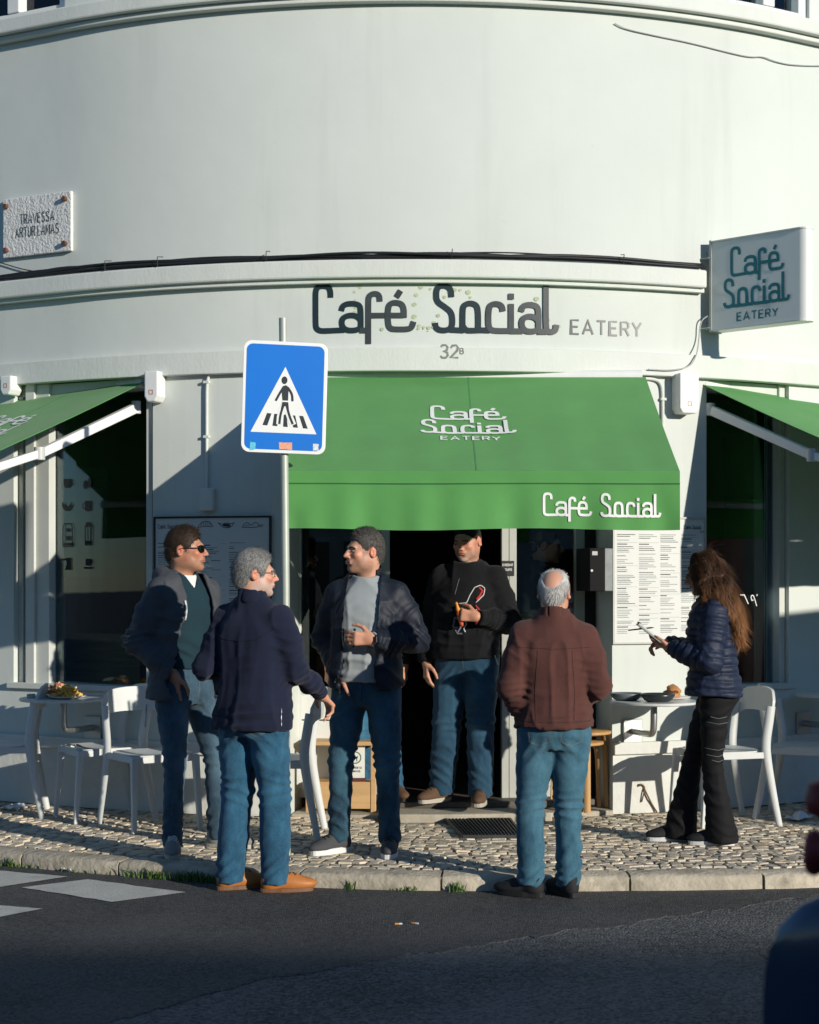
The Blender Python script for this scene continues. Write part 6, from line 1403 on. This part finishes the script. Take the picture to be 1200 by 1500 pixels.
# ---- 2: grey-haired man in navy fleece, back turned
def ex2(t, e):
    glasses(t, e, False); [pocket(e['seam'], e['bvt'], s) for s in (-1, 1)]; ob, bv = e['obs']['fleece_jacket']
    for q in ([(-.18, 0, 1.36), (-.10, 0, 1.30), (0, 0, 1.29), (.10, 0, 1.30), (.18, 0, 1.36)], [(-.19, 0, .905), (0, 0, .90), (.19, 0, .905)]): e['seam'](bv, q, (0, -1, 0), off=.0005, rr=.0022, name="seam", mat=pm("navy_seam", (.006,.008,.018), .9), parent=ob)
    e['seam'](bv, [(-.155, 0, .95), (-.15, 0, .86)], (.55, -.6, 0), off=.001, rr=.003, name="zip_pull", mat=M_zip, parent=ob)
    e['seam'](e['bvt'], [(0, 0, 1.0), (0, 0, .86)], (0, -1, 0), name="seat_stitching")
person("grey-haired man in a navy fleece jacket and tan shoes with his back turned", (-.785, 8.60, ROAD_Z+.004), 152, 1.71, S_fair, dict(seed=22, g=1.04, belly=.03, head=(-48, 0), hair=dict(mat=H_grey, t=.010, top=.010, front=.010, len=.017, n=4200, mess=.16, lift=.10, rough=.004), brow=H_grey, beard=((.40,.38,.36), .7, False),
    arms=dict(R=((-.225,-.055,1.135), (-.235,-.270,1.010)), L=((.240,.09,1.145), (.18,-.13,1.11))), hands=dict(R=dict(palm=(.3,.25,-.9), fwd=(-.12,-.75,-.62), curl=(22,34,42,48), thumb=(.35,.4)), L=dict(palm=(-.2,.9,.1), fwd=(-.8,-.4,0))),
    feet=dict(L=(.125,.03,-38), R=(-.115,-.02,-52)), knee=dict(L=(0,-.03), R=(0,-.03)), legs=dict(mat=D_B, r=(.102,.092,.079,.074,.070), bum=.008, hem=.05, hf=.008, kf=.007), shoe=dict(mat=M_tan, sole=M_soleb, sole_h=.022, toe=1.12, laces=M_soleb),
    tops=[dict(name="fleece_jacket", mat=cloth("navy_fleece", (.009,.013,.032), .95, .5, bump=.4, bscale=260), hem=.835, off=.012, collar=(1.46,1.548,.078,.080), fold=1.3, drape=.012, flare=.022, back=.012)], extra=ex2))
# ---- 3: man with the glass, facing the street
def ex3(t, e):
    ob, bv = e['obs']['jacket']; w = e['arm']['L'][1]; f = (e['arm']['L'][1]-e['arm']['L'][0]); f = f/np.linalg.norm(f); ctr = w+f*.012
    m = MB(); ax = Vector(f); ref = Vector((0, 0, 1)); sx = ax.cross(ref).normalized(); sy = sx.cross(ax); pts = [Vector(ctr)+sx*.031*math.cos(a)+sy*.030*math.sin(a) for a in np.linspace(0, 2*math.pi, 22)]; 
    wb = MB().tube(pts, .007, 6, cap=False, sq=(.6, 1.7)).build("watch_strap", pm("pale_strap", (.45,.45,.47), .6), t, smooth=True)
    bk = -sx if sx.y > 0 else sx; MB().bar(Vector(ctr)+bk*.031, Vector(ctr)+bk*.042, .040, .036, up=tuple(ax)).build("watch_case", M_frame, wb, bevel=.006)
    e['seam'](e['bvt'], [(.0, 0, .99), (.0, 0, .90), (-.005, 0, .83)], (0, 1, 0), rr=.002, name="fly_stitching", mat=pm("dark_thread", (.01,.02,.03), .9)); 
    for sg in (-1, 1):
        e['seam'](e['bvt'], [(sg*.075, 0, .985), (sg*.11, 0, .955), (sg*.165, 0, .935)], (0, 1, 0), name="pocket_stitching")
    MB().tube(smooth_path([tuple(Vector((.098, -.150, 1.45))), (.105, -.168, 1.30), (.104, -.178, 1.10), (.10, -.168, .93)], 2), .0026, 5).build("zip", M_zip, ob) if False else None
MAN3 = dict(seed=33, g=.99, belly=.02, head=(-52, -2), hx=-.01, hair=dict(mat=H_dark, t=.007, top=.010, front=.006, len=.014, n=3200, mess=.3, comb=(0,-.8,.6), rough=.003, recede=.008), brow=H_black, beard=((.10,.07,.05), .55, False), smile=2,
    arms=dict(L=((.262,.060,1.155), (.085,-.200,1.165)), R=((-.248,.080,1.155), (-.130,-.055,.975))), hands=dict(L=dict(palm=(-.1,1,0), fwd=(-.93,-.30,.05), curl=(36,38,36,34), thumb=(.5,.6)), R=dict(palm=(1,.1,.1), fwd=(.05,.02,-1), curl=(10,12,14,16))),
    feet=dict(R=(-.145,-.02,-38), L=(.135,-.03,8)), knee=dict(R=(-.015,-.025), L=(.01,-.025)), legs=dict(mat=D_C, r=(.098,.086,.068,.062,.062), hem=.075, hf=.009, kf=.008), shoe=dict(mat=M_dkg, sole=M_solew, laces=M_lace, sole_h=.034),
    tops=[dict(name="tee_shirt", mat=cloth("grey_jersey", (.30,.33,.335), .9, .2, bump=.2), hem=.925, off=-.006, sleeves=False, collar=(1.44,1.495,.076,.076), fold=1.5, drape=.006), dict(name="jacket", mat=cloth("ink_blue_jacket", (.010,.014,.024), .55, .05, bump=.1), hem=.90, off=.020, open=(.098,.088,-.020), collar=(1.46,1.555,.082,.084), fold=1.4, drape=.007, flare=.012)], extra=ex3)
m3 = person("smiling man in a grey tee and open dark jacket holding a glass", (-.235, 9.32, 0), -10, 1.76, S_fair, MAN3)
# ---- 4: man in the black hoodie in the doorway
M_pw = pm("print_white", (.55,.56,.58), .7); M_pr = pm("print_red", (.40,.02,.02), .7, var=.3, scale=40); M_pg = pm("print_grey", (.16,.17,.19), .7, var=.5, scale=60)
def ex4(t, e):
    ob, bv = e['obs']['hoodie']; S = e['seam']; d = (0, 1, 0)
    for q, r, m in (([(-.02,0,1.245),(.03,0,1.25),(.05,0,1.30),(.075,0,1.345),(.11,0,1.36),(.135,0,1.34),(.13,0,1.30),(.10,0,1.265),(.085,0,1.25)], .0035, M_pw), ([(.10,0,1.345),(.12,0,1.325),(.105,0,1.29),(.09,0,1.27)], .008, M_pr), ([(.085,0,1.235),(.11,0,1.205),(.125,0,1.17),(.12,0,1.14),(.105,0,1.12)], .007, M_pr),
                    ([(-.03,0,1.18),(-.01,0,1.205),(0,0,1.17),(.01,0,1.14)], .004, M_pw), ([(-.05,0,1.10),(-.04,0,1.16),(-.01,0,1.15),(.0,0,1.10),(-.02,0,1.07)], .007, M_pg), ([(.02,0,1.16),(.035,0,1.12),(.02,0,1.09),(.03,0,1.07)], .004, M_pw), ([(-.035,0,1.08),(-.02,0,1.06),(.01,0,1.06)], .006, M_pg), ([(.05,0,1.19),(.08,0,1.20),(.095,0,1.21)], .003, M_pw), ([(-.025,0,1.40),(-.045,0,1.30)], .002, M_pg)):
        S(bv, q, d, off=-.0005, rr=r, name="print", mat=m, parent=ob, n=30)
    S(e['bvt'], [(.0, 0, .98), (.0, 0, .84)], d, name="fly_stitching")
    MB().tube([(.19,-.08,.925),(.205,-.085,.89),(.215,-.09,.865)], .004, 6).build("drawcord", M_pw, ob, smooth=True)
m4 = person("man in a black hoodie with a red and white print standing on the doorstep", (.365, 10.78, .086), -14, 1.76, S_fair, dict(seed=44, g=1.10, belly=.05, head=(-14, 10), wide=1.05, hair=dict(mat=H_black, t=.004, top=.006, len=.007, n=2600, mess=.25, lift=.7, rough=.001), brow=H_black, beard=((.16,.12,.10), .6, True), gaze=(-.002,-.003),
    arms=dict(L=((.275,.000,1.125), (.125,-.245,1.165)), R=((-.240,.03,1.13), (-.250,-.05,.885))), hands=dict(L=dict(palm=(.0,1,0), fwd=(-.95,-.22,.12), curl=(62,66,68,70), thumb=(.7,.9)), R=dict(palm=(.8,.5,0), fwd=(.03,-.12,-1), curl=(20,24,28,30))),
    feet=dict(R=(-.16,-.02,-30), L=(.10,-.08,6)), legs=dict(mat=D_E, r=(.104,.094,.080,.074,.072), hem=.055, hf=.009), shoe=dict(mat=M_brnsh, sole=M_soleg, laces=M_lace),
    tops=[dict(name="hoodie", mat=cloth("black_sweat", (.006,.0065,.008), .9, .25, bump=.2), hem=.90, off=.014, sr=(.066,.060,.054,.048), hood=(.050,.085,1.47), collar=(1.45,1.52,.082,.082), fold=1.3, drape=.008)], extra=ex4))
# ---- 5: white-haired man in the brown fleece
def ex5(t, e):
    [pocket(e['seam'], e['bvt'], s, .90) for s in (-1, 1)]; ob, bv = e['obs']['fleece_sweater']; sm = pm("brown_seam", (.045,.018,.014), .9)
    for q in ([(-.19, 0, 1.345), (0, 0, 1.335), (.19, 0, 1.345)], [(.09, 0, 1.33), (.105, 0, 1.1), (.10, 0, .96)], [(-.09, 0, 1.33), (-.105, 0, 1.1), (-.10, 0, .96)], [(-.19, 0, .955), (0, 0, .95), (.19, 0, .955)]): e['seam'](bv, q, (0, -1, 0), off=.0003, rr=.0018, name="seam", mat=sm, parent=ob)
    e['seam'](e['bvt'], [(0, 0, 1.0), (0, 0, .86)], (0, -1, 0), name="seat_stitching")
person("balding white-haired man in a brown fleece and blue jeans facing the doorway", (.715, 8.42, ROAD_Z+.004), 176, 1.61, S_fair, dict(seed=55, g=1.03, belly=.035, head=(-10, 2), wide=1.04, hair=dict(mat=H_white, t=.007, top=.0, len=.022, n=3600, mess=.2, lift=.15, rough=.003, bald=(.080, .096, (.046, .066, .062))), brow=H_white, beard=None, face=True,
    arms=dict(L=((.235,.065,1.14), (.150,-.015,.975)), R=((-.238,.045,1.13), (-.17,-.18,1.09))), hands=dict(L=dict(palm=(-1,.1,.1), fwd=(-.12,-.22,-.93), curl=(12,16,20,22)), R=dict(palm=(.3,.9,0), fwd=(.7,-.6,0), curl=(40,42,44,46))),
    feet=dict(L=(.125,-.0,66), R=(-.075,-.03,30)), knee=dict(L=(.02,-.03), R=(.01,-.03)), legs=dict(mat=D_D, r=(.104,.092,.074,.068,.062), hem=.075, hf=.008, kf=.007, bum=.006), shoe=dict(mat=M_blk, sole=M_soleblk, sole_h=.03, toe=1.15),
    tops=[dict(name="fleece_sweater", mat=cloth("brown_fleece", (.090,.036,.029), .95, .45, bump=.4, bscale=260), hem=.915, off=.014, collar=(1.46,1.545,.080,.082), fold=1.2, drape=.009, back=.014, flare=.018, sr=(.062,.058,.052,.046))], extra=ex5))
# ---- 6: woman with the notepad
def ex6(t, e):
    T, M, hc, rs = e['T'], e['M'], e['hc'], e['rs']
    g = Grid(hc-np.array([.20, .16, .48]), hc+np.array([.20, .30, .16]), .0062)
    def cl(p, r, k=.03): g.ell(T(p), r, k, M=M.tolist())
    cl((0, .025, .030), (.096, .112, .106)); cl((0, .060, -.05), (.100, .085, .12)); cl((0, .088, -.16), (.130, .068, .14)); cl((-.050, .108, -.27), (.085, .052, .12)); cl((.060, .104, -.27), (.085, .052, .12)); cl((.095, .05, -.18), (.050, .055, .13)); cl((-.095, .05, -.18), (.050, .055, .13))
    for s in (-1, 1): g.chain([T((s*.070, -.035, .05)), T((s*.088, -.020, -.06)), T((s*.100, .0, -.17)), T((s*.104, -.020, -.27))], [.026, .034, .036, .022], .03)
    g.ell(T((0, -.085, -.045)), (.058, .065, .095), .03, True, M=M.tolist())
    V, F = g.mesh(); N = vnormals(V, F); L = (V-hc) @ M; wv = np.sin(L[:, 2]*46+L[:, 0]*26+2*vnoise(V*9, 2))*.010+np.sin(L[:, 0]*80+L[:, 1]*60+L[:, 2]*14+3*vnoise(V*6, 5))*.006; V = (V+N*wv[:, None]).astype(np.float32); N = vnormals(V, F)
    n = 7000; pk = rs.choice(len(V), n); P = V[pk]-N[pk]*.004; Lp = L[pk]; down = np.stack([.12*np.sign(Lp[:, 0]), .10+0*Lp[:, 0], -1+0*Lp[:, 0]], 1); upw = np.clip((Lp[:, 2]-.06)/.06, 0, 1)[:, None]
    loc = down*(1-upw)+upw*np.stack([np.sign(Lp[:, 0])*.8, .7+0*Lp[:, 0], -.1+0*Lp[:, 0]], 1); dirs = loc @ M.T; dirs = dirs-N[pk]*(dirs*N[pk]).sum(1, keepdims=True)*.8+N[pk]*.06
    Vs, Fs = strands(P, N[pk], dirs, .13, .0019, 9, rs, .09, .04, .0055); V2, F2 = cat([(V, F), (Vs, Fs)]); link("hair", npmesh("hair", V2, F2, H_long, True), t)
    glasses(t, e, False); ob, bv = e['obs']['puffer_jacket']
    for z, a_, b_ in ((.775, -.03, .07), (.742, -.05, .08), (.585, -.06, .06), (.545, -.05, .05), (.515, -.02, .05)): e['seam'](e['bvt'], [(0, a_, z+.008), (0, .02, z-.004), (0, b_, z+.006)], (-1, 0, 0), rr=.0016, name="ripped_threads", mat=M_stitch, n=24)
W6 = person("woman with long wavy brown hair in a navy puffer jacket writing on a notepad", (1.715, 9.62, 0), -97, 1.63, (.44,.23,.15), dict(seed=66, fem=True, head=(-4, 14), hair=None, brow=H_brown, hy=-.03, lean=(0, -.015),
    arms=dict(L=((.215,-.035,1.115), (.075,-.245,1.19)), R=((-.205,-.06,1.12), (-.075,-.27,1.205))), hands=dict(L=dict(palm=(-.35,-.25,.9), fwd=(-.35,-.9,.15), curl=(22,26,28,30), thumb=(.5,.4), sc=.95), R=dict(palm=(.45,-.2,-.85), fwd=(.30,-.93,-.02), curl=(42,46,52,54), thumb=(.7,.6), sc=.95)),
    feet=dict(L=(.065,.045,-4), R=(-.085,-.20,6)), knee=dict(L=(0,-.035), R=(0,-.02)), waist=1.06, legs=dict(mat=cloth("black_denim", (.007,.007,.008), .8, .1, bump=.2), r=(.088,.080,.060,.072,.100), hem=.03, name="trousers", bum=.03, hf=.006, kf=.006), shoe=dict(mat=M_blk, sole=M_solew, sole_h=.030),
    tops=[dict(name="puffer_jacket", mat=cloth("navy_nylon", (.014,.022,.048), .58, .0, bump=.05, spec=.3), hem=.90, off=.024, sr=(.056,.050,.046,.040), collar=(1.44,1.53,.078,.080), puff=.052, fold=.7, drape=.004, vox=.0068, flare=.01)], extra=ex6))
# ---- 7: man half hidden behind the one with the glass; 8: figure added inside for the reflection in the door glass
person("man in dark clothes and jeans half hidden behind the man holding a glass", (-.285, 10.92, .086), 12, 1.68, S_tan, dict(seed=77, head=(-30, 5), hair=dict(mat=H_black, t=.008, top=.008, len=.012, n=900), arms=dict(L=((.235,.03,1.15), (.255,-.05,.90)), R=((-.24,.03,1.15), (-.25,-.05,.90))), hands=dict(L=dict(palm=(-.8,.5,0), fwd=(.0,-.12,-1), curl=(18,22,26,30)), R=dict(palm=(.8,.5,0), fwd=(0,-.1,-1))),
    feet=dict(R=(.0,.05,-5), L=(.185,-.05,12)), legs=dict(mat=D_B, r=(.100,.088,.074,.070,.068), hf=.009), shoe=dict(mat=M_brnsh, sole=M_soleblk), tops=[dict(name="jacket", mat=cloth("olive_black", (.014,.014,.012), .8, .1), hem=.88, off=.014, collar=(1.46,1.54,.08,.08))]))
person("man in dark clothes added behind the door glass as a reflection", (.90, 11.32, .086), 62, 1.74, S_tan, dict(seed=88, head=(18, 4), hair=dict(mat=H_black, t=.006, top=.006, len=.01, n=900), arms=dict(L=((.235,.03,1.15), (.255,-.05,.90)), R=((-.24,.03,1.15), (-.25,-.05,.90))), hands=dict(L=dict(palm=(-.8,.5,0), fwd=(0,-.1,-1)), R=dict(palm=(.8,.5,0), fwd=(0,-.1,-1))),
    feet=dict(R=(-.10,0,-10), L=(.10,0,10)), legs=dict(mat=D_E), shoe=dict(mat=M_blk, sole=M_soleblk), tops=[dict(name="jacket", mat=cloth("olive_black", (.014,.014,.012), .8, .1), hem=.88, off=.010, collar=(1.46,1.54,.08,.08))]))
# ---- things held
M_gl = glass_mat("tumbler_glass", (.94,.96,.96), 1.5)
gp = wpt(m3, (-.052, -.215, 1.122)); gl = MB().lathe([(.030,0),(.034,.01),(.038,.10),(.0365,.10),(.032,.012),(.0,.010)], n=28).build("drinking_glass", M_gl, smooth=True, angle=50, loc=gp); tag(gl, "short clear drinking glass in the smiling man's hand", "glass")
sp = wpt(m4, (.010, -.248, 1.15)); sn = thing("held_snack", "small tapering orange and red snack held up in the hoodie man's fist", "snack", sp); sn.rotation_euler = (R_(8), R_(-14), 0)
MB().lathe([(.008,-.045),(.013,-.03),(.016,.0),(.016,.03),(.013,.052)], n=16).build("red_end", pm("snack_red", (.58,.10,.05), .5, var=.15), sn, smooth=True)
MB().lathe([(.013,.0522),(.0135,.065),(.010,.080),(.0075,.092),(.0095,.104),(.006,.112),(.0005,.114)], n=16).build("orange_tip", pm("snack_orange", (.70,.27,.03), .5, var=.15), sn, smooth=True)
npd = thing("notepad", "grey backed notepad held open by the woman", "notepad", wpt(W6, (-.005, -.375, 1.262))); npd.rotation_euler = (R_(0), R_(38), R_(-4))
MB().box((0, 0, 0), (.20, .135, .010)).build("cover", pm("pad_cover", (.30,.32,.29), .6, var=.05), npd, bevel=.002); MB().box((.0, 0, .0095), (.192, .128, .008)).build("pages", pm("pad_pages", (.66,.67,.64), .7), npd)
MB().box((-.094, 0, .012), (.018, .10, .010)).build("clip", M_frame, npd, bevel=.002)
pe = tag(MB().tube([(-.075,0,0),(.06,0,0),(.075,0,0)], [.004,.0045,.001], 8).build("pen", M_frame, smooth=True, loc=wpt(W6, (.02, -.435, 1.300))), "black pen between the woman's fingers", "pen"); pe.rotation_euler = (0, R_(-6), R_(8))
